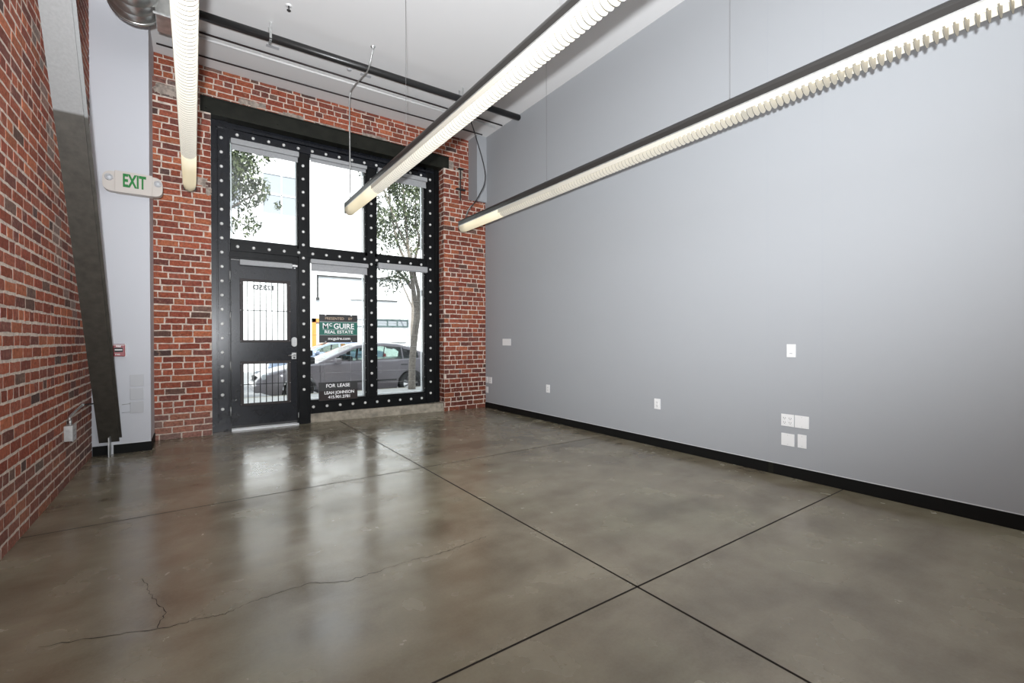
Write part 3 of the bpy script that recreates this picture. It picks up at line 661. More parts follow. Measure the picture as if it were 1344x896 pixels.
# ------------------------------------------------------------------ ceiling pipes, conduits, plates, sprinkler
pp = empty('black_pipe', (2, 5.73, 4.6)); tag(pp, 'thick black iron pipe running across the room below the ceiling', 'pipe')
part('pipe', MB().tube([(-.36, 5.80, 4.60), (4.11, 5.69, 4.60)], .044, 20), 'pipe', pp)
part('end_plug', MB().tube([(4.11, 5.69, 4.60), (4.125, 5.69, 4.60)], .03, 14).lathe([(.012, 0), (.012, .012), (0, .012)], Matrix.Translation((4.125, 5.69, 4.60)) @ Matrix.Rotation(PI/2, 4, 'Y'), 6), 'slot', pp)
for x in (.72, 3.12):
    y = 5.80-(x+.36)/4.47*.11
    part('hanger_strap', MB().box(x-.012, x+.012, y-.052, y-.044, 4.57, ZC).box(x-.012, x+.012, y+.044, y+.05, 4.57, ZC).box(x-.012, x+.012, y-.05, y+.05, 4.549, 4.556), 'silver', pp)
c1 = MB().tube([(-.35, 6.345, 4.722), (4.19, 6.27, 4.722)], .011, 10); c1.tube([(-.35, 6.365, 4.733), (4.19, 6.30, 4.733)], .006, 8)
c1_ = c1.build('ceiling_conduit', 'brownblack'); tag(c1_, 'dark electrical conduit pair on the ceiling, nearest behind the thick black pipe', 'conduit', 'conduits on the ceiling')
c2 = MB().tube([(-.35, 6.45, 4.72), (4.12, 6.38, 4.72)], .015, 12).build('ceiling_conduit', 'ceil'); tag(c2, 'white painted conduit on the ceiling, between two dark ones', 'conduit', 'conduits on the ceiling')
c3 = MB().tube([(-.35, 6.88, 4.728), (4.10, 6.76, 4.728)], .010, 10).build('ceiling_conduit', 'brownblack'); tag(c3, 'thin dark conduit on the ceiling closest to the front brick wall', 'conduit', 'conduits on the ceiling')
tag(MB().box(.73, .87, 6.16, 6.22, ZC-.004, ZC, .001).build('blank_cover_plate', 'greyplate'), 'small flush cover plate on ceiling left of the hanging conduit', 'cover plate', 'cover plates on the ceiling')
tag(MB().box(1.84, 1.98, 6.12, 6.18, ZC-.004, ZC, .001).build('blank_cover_plate', 'greyplate'), 'small flush cover plate on ceiling right beside the hanging conduit', 'cover plate', 'cover plates on the ceiling')
sp = empty('sprinkler_head', (.84, 5.327, ZC)); tag(sp, 'small sprinkler head with white escutcheon on the ceiling', 'sprinkler')
part('escutcheon', MB().lathe([(.032, 0), (.03, -.006), (.01, -.01)], Matrix.Translation((.842, 5.327, ZC)), 16), 'plate', sp)
part('nozzle', MB().lathe([(.009, -.005), (.009, -.03), (.005, -.032), (.005, -.05), (.02, -.052), (.02, -.056), (0, -.056)], Matrix.Translation((.842, 5.327, ZC)), 12), 'slot', sp)
tag(MB().lathe([(.03, 0), (.028, -.008), (0, -.012)], Matrix.Translation((1.69, 6.14, ZC)), 14).build('ceiling_knockout', 'greyplate'), 'small round grey ceiling cap beside the hanging conduit', 'ceiling cap')

# ------------------------------------------------------------------ spiral duct
dk = empty('spiral_duct', (-.46, 5.5, 4.2)); tag(dk, 'shiny galvanised spiral air duct above the pale grey pilaster', 'duct')
DX, DZ, DR = -.435, 4.325, .192
prof = []; y = -4.5
n = 0
b = MB(); ring_prev = None; seg = 36
ys_l = []
while y < 5.45: ys_l += [(y, DR), (y+.118, DR), (y+.122, DR+.0045), (y+.128, DR+.0045), (y+.132, DR)]; y += .135
ys_l.append((5.5, DR))
for yy, r in ys_l:
    ring = [b.bm.verts.new((DX+r*math.cos(2*PI*k/seg), yy+.01*math.sin(2*PI*k/seg), DZ+r*math.sin(2*PI*k/seg))) for k in range(seg)]
    if ring_prev:
        for k in range(seg): b.bm.faces.new((ring_prev[k], ring_prev[(k+1) % seg], ring[(k+1) % seg], ring[k])).smooth = True
    ring_prev = ring
b.bm.faces.new(ring_prev)
part('round_duct', b, 'duct', dk)
part('end_collar', MB().lathe([(DR+.004, 0), (DR+.012, .004), (DR+.012, .03), (DR+.004, .034)], Matrix.Translation((DX, 5.49, DZ)) @ Matrix.Rotation(PI/2, 4, 'X'), 36), 'duct', dk)
part('side_takeoff', MB().box(-.275, -.10, 5.25, 5.56, 4.17, 4.60, .004), 'duct', dk)
part('takeoff_flange', MB().box(-.115, -.095, 5.235, 5.575, 4.155, 4.615, .002).box(-.29, -.095, 5.235, 5.25, 4.155, 4.175, .002), 'silver', dk)

# ------------------------------------------------------------------ diagonal steel brace
bc = empty('steel_brace', (-.72, 6.1, .13)); tag(bc, 'diagonal steel brace leaning along the left brick wall into the pilaster', 'brace')
A0 = Vector((0, 6.42, 0)); sl = -.665
th = math.atan(.665)
def brace_part(n, xa, xb, da, db, m='brace'):
    # cross-section in x and depth d (normal to the brace in the y-z plane); runs from the pilaster face to the ceiling
    q = []
    for d in (da, db):
        yb_ = A0.y + d/math.cos(th)     # y at z = 0
        zlo = (yb_-(YP+.02))/.665; zlo = max(zlo, .0)
        q.append([(yb_-.665*zlo, zlo), (yb_-.665*(ZC-.004), ZC-.004)])
    b = MB(); b.prism([q[0][0], q[0][1], q[1][1], q[1][0]], 'x', xa, xb); return part(n, b, m, bc)
BX0, BX1 = -.815, -.652
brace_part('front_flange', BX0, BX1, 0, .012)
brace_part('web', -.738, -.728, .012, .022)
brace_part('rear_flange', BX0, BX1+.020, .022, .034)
gp = MB().box(-.724, -.716, YP-.16, YP-.002, 0, .20); g_ = part('gusset_plate', gp, 'silver', bc)

# ------------------------------------------------------------------ exit sign
ex = empty('exit_sign', (-.52, 6.24, 2.85)); tag(ex, 'beige emergency exit sign with green letters and two round lamps', 'exit sign')
ey = 6.235; R_y = Matrix.Translation((-.518, 0, 2.852)) @ Matrix.Rotation(math.radians(.9), 4, 'Y') @ Matrix.Translation((.518, 0, -2.852))
def rr_outline(x0, x1, z0, z1, r, left=True, right=True):
    out = []
    for cx, cz, a0, on in ((x1-r, z1-r, 0, right), (x0+r, z1-r, 90, left), (x0+r, z0+r, 180, left), (x1-r, z0+r, 270, right)):
        if on: out += [(cx+r*math.cos(math.radians(a0+a)), cz+r*math.sin(math.radians(a0+a))) for a in range(0, 91, 15)]
        else: out.append((x1 if cx > (x0+x1)/2 else x0, z1 if cz > (z0+z1)/2 else z0))
    return out
part('housing', MB().prism(rr_outline(-.764, -.272, 2.748, 2.952, .065), 'y', ey+.012, YP-.001), 'exitcase', ex)
part('face_panel', MB().box(-.665, -.358, ey-.004, YP-.004, 2.742, 2.962, .004), 'exitcase', ex)
text('lettering', 'EXIT', .186, face_mY(-.508, ey-.0045, 2.862), 'green', ex, offset=.0065, sx=.50)
for x in (-.712, -.313):
    l = part('lamp_head', MB().lathe([(.034, 0), (.034, .012), (.027, .016), (.024, .008)], Matrix.Translation((x, ey+.013, 2.885)) @ Matrix.Rotation(PI/2, 4, 'X'), 20), 'greyplate', ex)
    part('bulb', MB().lathe([(.022, .006), (.018, .016), (.008, .021), (0, .022)], Matrix.Translation((x, ey+.013, 2.885)) @ Matrix.Rotation(PI/2, 4, 'X'), 16), 'lens', l)

# fire alarm call point
fa = empty('fire_alarm_pull', (-.645, YP, 1.03)); tag(fa, 'small red and white fire alarm pull station on the pilaster', 'fire alarm')
part('body', MB().box(-.697, -.597, YP-.035, YP, 1.028, 1.157, .005), 'red', fa)
part('white_border', MB().box(-.604, -.592, YP-.03, YP-.0, 1.022, 1.162, .002).box(-.697, -.6, YP-.0365, YP-.035, 1.145, 1.15), 'plate', fa)
part('pull_handle', MB().box(-.685, -.615, YP-.048, YP-.034, 1.075, 1.12, .004), 'slot', fa)
part('handle_stripe', MB().box(-.68, -.62, YP-.0495, YP-.047, 1.092, 1.103), 'plate', fa)
text('lettering', 'FIRE', .022, face_mY(-.652, YP-.0358, 1.133), 'white', fa, offset=.0006)
text('lettering', 'PULL', .018, face_mY(-.658, YP-.0358, 1.05), 'white', fa, offset=.0004)

# ------------------------------------------------------------------ wall plates
def plate_y(z, label):
    o = MB().box(-.562, -.450, YP-.007, YP-.0002, z-.062, z+.062, .002).build('blank_wall_plate', 'greyplate'); tag(o, label, 'wall plate', 'blank plates on the pilaster'); return o
plate_y(.766, 'square pale blank plate on the pilaster, topmost of three')
plate_y(.622, 'square pale blank plate on the pilaster, middle of three')
plate_y(.478, 'square pale blank plate on the pilaster, lowest of three, with wires')
tag(MB().tube([(-.63, YP-.004, .515), (-.56, YP-.004, .522)], .003, 6).build('surface_wire', 'silver'), 'thin surface wire entering the top of the lowest pilaster plate', 'wire')
tag(MB().tube([(-.63, YP-.004, .43), (-.56, YP-.004, .432)], .003, 6).build('surface_wire', 'greyplate'), 'thin pale wire entering the bottom of the lowest pilaster plate', 'wire')
def wplate(name, y0, y1, z0, z1, label, cat, kind, group=None):
    o = empty(name, (XR, (y0+y1)/2, z0)); tag(o, label, cat, group or 'white electrical plates on the right wall')
    part('cover', MB().box(XR-.007, XR-.0002, y0, y1, z0, z1, .002), 'plate', o)
    yc, zc = (y0+y1)/2, (z0+z1)/2
    def recept(yc, zc):
        b = MB().box(XR-.009, XR-.006, yc-.017, yc+.017, zc-.034, zc+.034, .001); r = part('receptacle', b, 'plate', o)
        for dz in (-.019, .019):
            for (ya, yb2, za, zb2) in ((-.009, -.006, -.004, .006), (.006, .009, -.004, .006), (-.003, .003, -.012, -.008)):
                part('slot', MB().box(XR-.0096, XR-.0088, yc+ya, yc+yb2, zc+dz+za, zc+dz+zb2), 'slot', r)
    if kind == 'outlet': recept(yc, zc)
    if kind == 'double': recept(yc-.023, zc); recept(yc+.023, zc)
    if kind == 'switch':
        part('rocker', MB().box(XR-.011, XR-.006, yc-.016, yc+.016, zc-.033, zc+.033, .002), 'plate', o)
        part('slider', MB().box(XR-.0125, XR-.010, yc-.012, yc+.010, zc-.026, zc-.019, .001), 'greyplate', o)
    if kind == 'blank':
        for dz in (-.04, .04): part('screw', MB().lathe([(.003, 0), (.002, .001), (0, .001)], Matrix.Translation((XR-.007, yc, zc+dz)) @ Matrix.Rotation(-PI/2, 4, 'Y'), 8), 'greyplate', o)
    return o
wplate('thermostat_plate', 6.09, 6.33, 1.095, 1.205, 'wide white blank plate at eye level near the brick corner', 'wall plate', 'blank')
wplate('power_outlet', 5.103, 5.183, .42, .535, 'single white outlet low on the right wall, nearer the corner', 'outlet', 'outlet')
wplate('power_outlet', 3.192, 3.272, .418, .533, 'single white outlet low on the middle of the right wall', 'outlet', 'outlet')
wplate('light_switch', 1.810, 1.882, 1.038, 1.15, 'white dimmer light switch at chest height on the right wall', 'switch', 'switch')
wplate('power_outlet', 1.823, 1.927, .437, .542, 'double white outlet plate, upper left of the group of four', 'outlet', 'double')
wplate('blank_wall_plate', 1.707, 1.817, .437, .542, 'wide white blank plate, upper right of the group of four', 'wall plate', 'blank')
wplate('blank_wall_plate', 1.820, 1.926, .268, .374, 'white blank plate, lower left of the group of four', 'wall plate', 'blank')
wplate('blank_wall_plate', 1.726, 1.794, .270, .383, 'narrow white blank plate, lower right of the group of four', 'wall plate', 'blank')
wplate('power_outlet', 6.79, 6.868, .432, .540, 'white outlet beside the brick pier, upper left of three', 'outlet', 'outlet')
wplate('power_outlet', 6.67, 6.765, .432, .540, 'white outlet near the brick pier, upper right of three', 'outlet', 'outlet')
wplate('blank_wall_plate', 6.79, 6.868, .258, .366, 'white plate by the brick pier just above the black baseboard', 'wall plate', 'blank')

# surface outlet box on the left brick wall
ob = empty('outlet_box', (XL, 5.2, .34)); tag(ob, 'galvanised surface outlet box on the left brick wall', 'outlet')
part('box', MB().box(XL, XL+.052, 5.10, 5.235, .375, .50, .004), 'silver', ob)
part('cover_plate', MB().box(XL+.052, XL+.056, 5.095, 5.24, .37, .505, .002), 'silver', ob)
for yy in (5.14, 5.195):
    for zz in (.415, .46): part('slot', MB().box(XL+.0555, XL+.057, yy-.004, yy+.004, zz-.006, zz+.006), 'slot', ob)
oc = MB().tube(smooth([(XL+.025, 5.19, .50), (XL+.025, 5.19, .53), (XL+.02, 5.23, .565), (XL+.02, 5.75, .60)]), .0095, 8); oc.tube([(XL+.02, 5.72, .598), (XL+.02, 5.76, .601)], .0125, 8); 
part('conduit', oc, 'silver', ob)
part('cable', MB().tube([(XL+.02, 5.75, .60), (XL+.02, 6.33, .545)], .0065, 6), 'rubber', ob)

# ------------------------------------------------------------------ outside: ground
gz = -.02
g = MB(); g.box(-14, 24, YB+.25, 10.95, gz-.3, gz); struct(g.build('ground_1', 'walk'))
kbx = MB().box(-14, 24, 10.95, 11.12, -.42, gz, .01); struct(kbx.build('trim_5', 'kerb'))
g = MB(); g.box(-14, 24, 11.12, 24, -.42, -.27); struct(g.build('ground_2', 'asphalt'))
# our own building's street front below the shade line
of = MB(); of.box(XL-8, XP-.3, YB+.02, YB+.25, -.2, 6.3); of.box(XR+.2, XR+8, YB+.02, YB+.25, -.2, 6.3)
struct(of.build('wall_outside', 'facadegrey'))

# ------------------------------------------------------------------ building across the street
bd = empty('white_building', (8, 24, 0)); tag(bd, 'bright white building across the street', 'building')
YS = 24
part('facade', MB().box(-16, 34, YS, YS+8, -.3, 10.4), 'facade', bd)
part('parapet', MB().box(-16, 34, YS-.12, YS, 10.1, 10.5), 'facade', bd)
def bwin(x0, x1, z0, z1, nx, nz_, fm='facade', pm='facadegrey', t=.06):
    f = MB(); f.box(x0-t, x1+t, YS-.06, YS, z0-t, z0); f.box(x0-t, x1+t, YS-.06, YS, z1, z1+t); f.box(x0-t, x0, YS-.06, YS, z0, z1); f.box(x1, x1+t, YS-.06, YS, z0, z1)
    for k in range(1, nx): x = x0+(x1-x0)*k/nx; f.box(x-t/2, x+t/2, YS-.05, YS, z0, z1)
    for k in range(1, nz_): z = z0+(z1-z0)*k/nz_; f.box(x0, x1, YS-.05, YS, z-t/2, z+t/2)
    w_ = part('window', f, fm, bd); part('pane', MB().box(x0, x1, YS-.02, YS-.005, z0, z1), pm, w_)
for x in (-2.2, .2, 2.66): bwin(x, x+1.55, 7.1, 8.95, 2, 2)
bwin(8.0, 9.65, 1.93, 2.22, 3, 1, 'carglass', 'facadegrey', .07)
bwin(6.95, 7.6, 1.93, 2.22, 1, 1, 'facadegrey', 'facade', .06)
part('wall_pipe', MB().box(5.0, 7.4, YS-.10, YS-.03, 4.33, 4.40).box(4.98, 5.05, YS-.1, YS-.03, 3.2, 4.40).box(4.93, 5.10, YS-.12, YS-.03, 3.15, 3.28), 'slot', bd)
part('wall_pipe', MB().box(6.6, 7.6, YS-.08, YS-.03, 3.24, 3.27).box(7.9, 9.1, YS-.08, YS-.03, 3.24, 3.30).box(7.9, 9.6, YS-.08, YS-.03, 1.02, 1.05).box(7.9, 9.3, YS-.1, YS-.03, 4.40, 4.46), 'slot', bd)
ogf = MB().box(4.75, 4.93, YS-.1, YS, .3, 2.25).box(4.75, 6.3, YS-.1, YS, 2.05, 2.25).box(6.12, 6.3, YS-.1, YS, .3, 2.25)
plabel(part('doorway_frame', ogf, 'orange', bd), 'orange doorway frame')
part('doorway_panel', MB().box(4.93, 6.12, YS-.03, YS-.01, .3, 2.05), 'exitcase', bd)

# ------------------------------------------------------------------ cars
def car(x0, yc, zg, paint, label, name='sedan_car', L=4.65):
    o = empty(name, (x0+L/2, yc, zg)); tag(o, label, 'car', 'parked cars')
    fw, rw, wr_ = .87, .87+2.73, .315
    HT = [(0, .52), (.05, .60), (.25, .70), (.6, .78), (1.0, .845), (1.30, .895), (1.5, .91), (2.4, .935), (3.4, .955), (3.85, .97), (4.2, .965), (4.5, .93), (4.65, .83)]
    def top(x):
        for (a, za), (b_, zb_) in zip(HT, HT[1:]):
            if x <= b_: return za+(zb_-za)*(x-a)/(b_-a)
        return HT[-1][1]
    def bot(x):
        z = .20 + (.10*(1-x/.3) if x < .3 else 0) + (.12*(x-4.3)/.35 if x > 4.3 else 0)
        for wc in (fw, rw):
            d = abs(x-wc)
            if d < .37: z = max(z, .30+math.sqrt(.37**2-d*d))
        return z
    def width(x, z):
        w_ = .865
        e = min(x, L-x)
        if e < .7: w_ -= .20*(1-e/.7)**2.2 + (.10*(1-e/.12) if e < .12 else 0)
        t = (z-.55)/.4
        w_ -= .055*max(0, t)**2 + .05*max(0, (.5-z)/.35)**2
        return w_
    N, RW = 124, 12; bm = bmesh.new(); G = {}
    for s in (-1, 1):
        for i in range(N+1):
            x = L*i/N; a, b_ = bot(x), top(x)
            for k in range(RW+1):
                z = a+(b_-a)*k/RW
                G[s, i, k] = bm.verts.new((x0+x, yc+s*width(x, z), zg+z))
    for s in (-1, 1):
        for i in range(N):
            for k in range(RW): bm.faces.new((G[s, i, k], G[s, i+1, k], G[s, i+1, k+1], G[s, i, k+1])).smooth = True
    for i in range(N):
        T = 6; prev = None
        bm.faces.new((G[-1, i, 0], G[1, i, 0], G[1, i+1, 0], G[-1, i+1, 0]))
    # crowned top deck
    D = {}
    for i in range(N+1):
        for t in range(7):
            if t == 0: D[i, t] = G[-1, i, RW]
            elif t == 6: D[i, t] = G[1, i, RW]
            else:
                a, b_ = G[-1, i, RW].co, G[1, i, RW].co; p = a.lerp(b_, t/6); p.z += .045*math.sin(PI*t/6)*min(1, i/8+.2); D[i, t] = bm.verts.new(p)
    for i in range(N):
        for t in range(6): bm.faces.new((D[i, t], D[i+1, t], D[i+1, t+1], D[i, t+1])).smooth = True
    for i in (0, N):
        col = [G[-1, i, k] for k in range(RW+1)] + [D[i, t] for t in range(1, 6)] + [G[1, i, k] for k in range(RW, -1, -1)]
        bm.faces.new(col)
    mb = MB(); mb.bm.free(); mb.bm = bm
    part('body', mb, paint, o)
    # greenhouse: roof line and pillars
    RT = [(1.28, .90), (1.55, 1.03), (1.95, 1.20), (2.25, 1.315), (2.55, 1.36), (2.95, 1.375), (3.35, 1.345), (3.7, 1.255), (4.0, 1.12), (4.25, .985)]
    def rt(x):
        for (a, za), (b_, zb_) in zip(RT, RT[1:]):
            if x <= b_: return za+(zb_-za)*(x-a)/(b_-a)
        return RT[-1][1]
    def gw(x, z): return .80 - .46*max(0, z-.92)**1.05 - (.02 if x < 1.4 or x > 4.1 else 0)
    n2, r2 = 90, 14; body = bmesh.new(); glas = bmesh.new()
    def isglass(x, z, zt):   # side windows
        if z < .955 or z > zt-.055: return False
        if x < 1.72 or x > 3.86: return False
        if 2.60 < x < 2.67: return False
        if 3.40 < x < 3.43: return False
        return x < 3.45 or z < 1.18 + (3.86-x)*.1
    for s in (-1, 1):
        for i in range(n2):
            for k in range(r2):
                q = []
                for (ii, kk) in ((i, k), (i+1, k), (i+1, k+1), (i, k+1)):
                    x = 1.28+(4.25-1.28)*ii/n2; zt = rt(x); z = .90+(zt-.90)*kk/r2; q.append((x, z, zt))
                cx, cz, czt = sum(a[0] for a in q)/4, sum(a[1] for a in q)/4, sum(a[2] for a in q)/4
                gl = isglass(cx, cz, czt); tgt = glas if gl else body; ins = .012 if gl else 0
                f = tgt.faces.new([tgt.verts.new((x0+x, yc+s*(gw(x, z)-ins), zg+z)) for x, z, _ in q]); f.smooth = True
    wsg = bmesh.new()
    for i in range(n2):
        xa, xb = 1.28+2.97*i/n2, 1.28+2.97*(i+1)/n2
        for t in range(8):
            q = []
            for x, tt in ((xa, t), (xb, t), (xb, t+1), (xa, t+1)):
                z = rt(x); w_ = gw(x, z); q.append((x, -w_+2*w_*tt/8, z+.05*math.sin(PI*tt/8)*min(1, (z-.88)*3)))
            gl = (1.36 < xa < 2.2 or 3.55 < xa < 4.15) and 0 < t < 7
            tgt = wsg if gl else body
            tgt.faces.new([tgt.verts.new((x0+x, yc+y, zg+z)) for x, y, z in q]).smooth = True
    for b_, nm, mm in ((body, 'roof_and_pillars', paint), (glas, 'side_windows', 'glasscar'), (wsg, 'windscreen', 'glasscar')):
        bmesh.ops.remove_doubles(b_, verts=b_.verts, dist=.0008)
        mb = MB(); mb.bm.free(); mb.bm = b_; part(nm, mb, mm, o)
    # seats, wheel and dash seen through the glass
    st = MB()
    for x in (2.35, 3.25):
        for y in (-.38, .38): st.box(x-.1, x+.06, yc+y-.22, yc+y+.22, zg+.6, zg+1.06, .05); st.box(x-.04, x+.03, yc+y-.1, yc+y+.1, zg+1.08, zg+1.22, .03)
    part('seats', st, 'slot', o)
    part('dashboard', MB().box(x0*0+x0+1.5, x0+1.85, yc-.7, yc+.7, zg+.6, zg+.95, .04), 'slot', o)
    part('steering_wheel', MB().tube([(x0+1.98+.03*math.sin(a), yc-.36+.18*math.cos(a), zg+.93+.17*math.sin(a)) for a in [2*PI*k/16 for k in range(17)]], .012, 6, cap=False), 'slot', o)
    for wx in (fw, rw):
        for s in (-1, 1):
            mt = Matrix.Translation((x0+wx, yc+s*.76, zg+wr_)) @ Matrix.Rotation(s*-PI/2, 4, 'X')
            w_ = part('wheel', MB().lathe([(.21, -.10), (.29, -.10), (.312, -.08), (.315, 0), (.312, .08), (.29, .10), (.215, .10), (.205, .085)], mt, 28), 'rubber', o)
            rm = MB().lathe([(.205, .085), (.195, .06), (.19, .0)], mt, 28); rm.lathe([(0, .085), (.05, .085), (.055, .06)], mt, 14)
            for k in range(7):
                a = 2*PI*k/7; rm.box(.04, .2, -.018, .018, .06, .082, .004, mtx=mt @ Matrix.Rotation(a, 4, 'Z'))
            part('rim', rm, 'rim', w_)
    yn = yc-.865
    for s in (-1, 1):
        part('headlight', MB().box(x0+.10, x0+.50, yc+s*.70-.06, yc+s*.70+.06, zg+.57, zg+.70, .03), 'lens', o)
        part('indicator', MB().box(x0+.42, x0+.62, yc+s*.79-.045, yc+s*.79+.045, zg+.555, zg+.60, .012), 'amber', o)
        part('wing_mirror', MB().box(x0+1.62, x0+1.78, yc+s*.93-.10, yc+s*.93+.08, zg+.90, zg+1.02, .035), paint, o)
        part('side_moulding', MB().box(x0+1.27, x0+3.2, yc+s*.862-.006, yc+s*.862+.006, zg+.42, zg+.455, .003), 'slot', o)
        part('door_handle', MB().box(x0+2.42, x0+2.6, yc+s*.853-.012, yc+s*.853+.012, zg+.80, zg+.825, .005).box(x0+3.33, x0+3.51, yc+s*.853-.012, yc+s*.853+.012, zg+.81, zg+.835, .005), 'slot', o)
        part('door_seam', MB().box(x0+1.31, x0+1.316, yc+s*.856-.01, yc+s*.856+.006, zg+.24, zg+.88).box(x0+2.63, x0+2.636, yc+s*.857-.01, yc+s*.857+.006, zg+.24, zg+.90), 'slot', o)
        part('tail_light', MB().box(x0+L-.22, x0+L-.02, yc+s*.66-.08, yc+s*.66+.08, zg+.70, zg+.84, .03), 'red', o)
    part('grille', MB().box(x0-.012, x0+.05, yc-.26, yc-.02, zg+.50, zg+.63, .02).box(x0-.012, x0+.05, yc+.02, yc+.26, zg+.50, zg+.63, .02), 'slot', o)
    part('bumper', MB().box(x0-.04, x0+.10, yc-.66, yc+.66, zg+.27, zg+.45, .04), paint, o)
    return o
def car_glass():
    m = bpy.data.materials.new('tinted_car_glass'); m.use_nodes = True; nt = m.node_tree
    t = nt.nodes.new('ShaderNodeBsdfTransparent'); t.inputs[0].default_value = (.50, .60, .57, 1)
    g = nt.nodes.new('ShaderNodeBsdfGlossy'); g.inputs['Roughness'].default_value = .02
    f = nt.nodes.new('ShaderNodeFresnel'); f.inputs[0].default_value = 1.5
    x = nt.nodes.new('ShaderNodeMixShader')
    nt.links.new(f.outputs[0], x.inputs[0]); nt.links.new(t.outputs[0], x.inputs[1]); nt.links.new(g.outputs[0], x.inputs[2])
    nt.links.new(x.outputs[0], nt.nodes['Material Output'].inputs[0]); return m
M['glasscar'] = car_glass()
car(1.15, 12.38, -.28, 'carpaint', 'grey sedan parked at the near kerb outside the windows')
car(2.4, 20.6, -.27, 'carblue', 'blue sedan parked across the street behind the hanging sign')

# ------------------------------------------------------------------ trees
def leaf_cloud(blobs, seed, size=.085):
    rnd = random.Random(seed); b = bmesh.new()
    for (cx, cy, cz, rx, ry, rz, n) in blobs:
        k = 0
        while k < n:
            p = Vector((rnd.uniform(-1, 1), rnd.uniform(-1, 1), rnd.uniform(-1, 1)))
            if p.length > 1: continue
            q = Vector((cx+p.x*rx, cy+p.y*ry, cz+p.z*rz))
            if noise.noise(q*2.1+Vector((seed, 0, 0))) < -.08: k += .35; continue
            k += .4
            s_ = size*rnd.uniform(.6, 1.25); R = Euler((rnd.uniform(0, 6.3), rnd.uniform(0, 6.3), rnd.uniform(0, 6.3))).to_matrix()
            vs = [b.verts.new(q + R @ Vector(v)*s_) for v in ((-.6, 0, 0), (-.15, .22, .03), (.6, 0, .06), (-.1, -.22, .03))]
            b.faces.new(vs)
    mb = MB(); mb.bm.free(); mb.bm = b; return mb
def tree(base, trunk, limbs, blobs, label, seed):
    o = empty('street_tree', base); tag(o, label, 'tree', 'street trees')
    part('trunk', MB().tube(smooth([p for p, r in trunk], 4), [r for r in sum([[trunk[i][1]+(trunk[i+1][1]-trunk[i][1])*k/4 for k in range(4)] for i in range(len(trunk)-1)], [])] + [trunk[-1][1]], 12), 'bark', o)
    for pts in limbs:
        n = len(smooth([p for p, r in pts], 4)); r0, r1 = pts[0][1], pts[-1][1]
        part('branch', MB().tube(smooth([p for p, r in pts], 4), [r0+(r1-r0)*k/(n-1) for k in range(n)], 8), 'bark', o)
    part('foliage', leaf_cloud(blobs, seed), 'leaf', o)
    return o
TY = 10.6
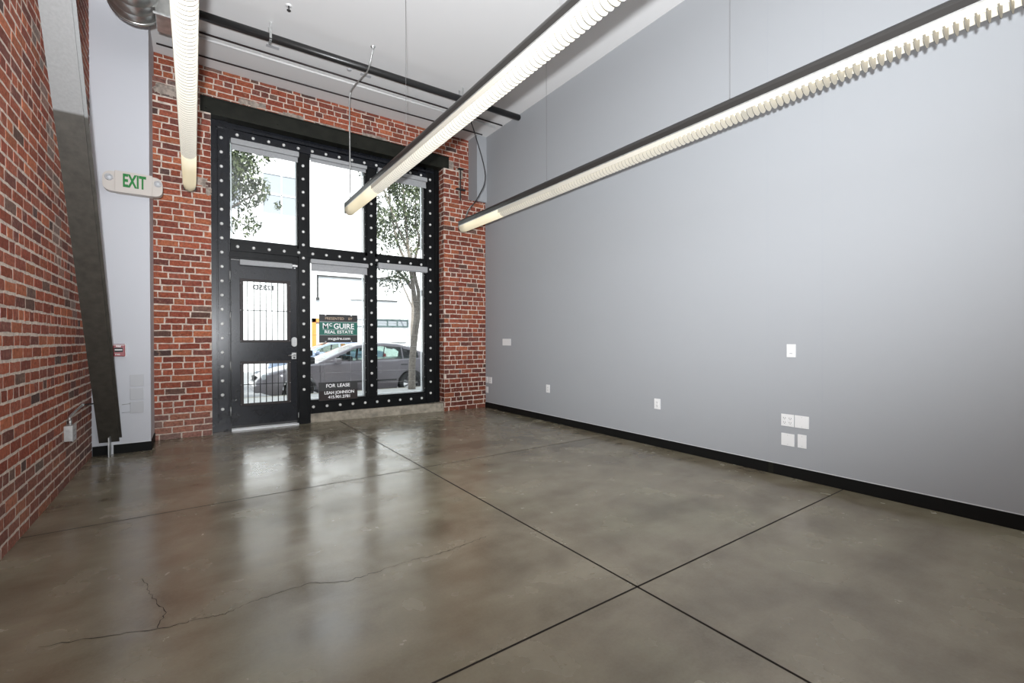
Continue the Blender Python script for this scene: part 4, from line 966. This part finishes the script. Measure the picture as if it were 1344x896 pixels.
tree((4.42, TY, gz), [((4.39, TY, gz-.05), .095), ((4.40, TY, .6), .083), ((4.47, TY, 1.3), .08), ((4.54, TY, 1.8), .082), ((4.54, TY, 2.05), .088)],
     [[((4.52, TY, 2.0), .07), ((4.42, TY-.05, 2.4), .065), ((4.36, TY-.05, 2.9), .06), ((4.30, TY, 3.5), .05), ((4.25, TY+.1, 4.6), .03), ((4.2, TY+.1, 5.6), .012)],
      [((4.56, TY, 2.05), .06), ((4.60, TY+.05, 2.35), .052), ((4.50, TY+.1, 2.95), .048), ((4.62, TY+.1, 3.6), .045), ((4.8, TY, 4.6), .03), ((4.9, TY, 5.6), .012)],
      [((4.62, TY, 2.3), .045), ((4.78, TY, 2.55), .04), ((4.82, TY-.1, 3.1), .035), ((5.1, TY, 4.4), .015)],
      [((4.40, TY, 2.45), .045), ((4.2, TY, 2.7), .035), ((3.9, TY-.1, 2.9), .028), ((3.5, TY-.2, 3.05), .012)],
      [((4.36, TY, 2.6), .03), ((4.1, TY+.1, 2.72), .022), ((3.6, TY+.2, 2.66), .010)],
      [((4.36, TY, 2.9), .035), ((4.1, TY+.1, 3.5), .03), ((3.9, TY+.1, 4.4), .02), ((3.8, TY, 5.4), .01)],
      [((4.3, TY, 3.4), .028), ((3.95, TY-.2, 3.9), .02), ((3.6, TY-.2, 4.8), .01)],
      [((4.6, TY, 3.5), .028), ((4.75, TY-.2, 4.0), .02), ((5.2, TY-.2, 4.9), .01)],
      [((4.62, TY, 3.6), .026), ((4.45, TY-.1, 4.3), .02), ((4.5, TY-.2, 5.5), .008)]],
     [(3.95, TY, 4.3, .75, .8, .9, 1500), (4.4, TY, 5.4, 1.3, 1.1, .9, 2200), (5.0, TY, 4.6, .8, .8, .9, 700), (3.5, TY-.2, 3.1, .35, .5, .35, 170), (4.0, TY-.2, 2.7, .3, .4, .25, 70), (3.75, TY, 2.45, .45, .3, .2, 60), (4.5, TY, 3.7, .5, .5, .4, 130), (4.9, TY-.1, 3.3, .25, .3, .3, 30)],
     'street tree with forked trunk in front of the grey sedan', 4)
tree((-.25, TY, gz), [((-.25, TY, gz-.05), .10), ((-.22, TY, 1.0), .09), ((-.2, TY, 2.2), .08), ((-.1, TY, 3.2), .06), ((0, TY, 4.4), .04), ((.1, TY, 5.8), .012)],
     [[((-.15, TY, 2.8), .04), ((.4, TY, 3.6), .025), ((1.2, TY, 4.3), .01)], [((-.1, TY, 3.3), .035), ((.5, TY, 4.4), .02), ((1.3, TY, 5.4), .01)]],
     [(.35, TY, 4.9, .95, .8, .95, 2700), (1.1, TY, 5.35, .62, .6, .45, 650), (.75, TY, 4.35, .58, .6, .55, 800), (.8, TY, 3.55, .36, .4, .28, 170), (.55, TY, 2.55, .32, .4, .28, 60), (1.65, TY, 5.35, .12, .2, .12, 14), (1.45, TY, 4.0, .1, .1, .1, 10), (1.9, TY, 3.5, .06, .1, .06, 0)],
     'street tree whose leafy crown shows through the upper left pane', 11)
tree((9.4, 22.5, -.27), [((9.4, 22.5, -.27), .12), ((9.35, 22.5, 1.5), .10), ((9.4, 22.5, 3.2), .08), ((9.3, 22.5, 6), .04)],
     [[((9.4, 22.5, 2.8), .05), ((8.7, 22.4, 4.2), .03), ((8.0, 22.3, 5.8), .012)]],
     [(8.9, 22.3, 6.6, 1.1, 1, 1.4, 700), (7.9, 22.3, 5.3, .25, .4, .8, 60)], 'leafy tree across the street behind the middle pendant light', 17)
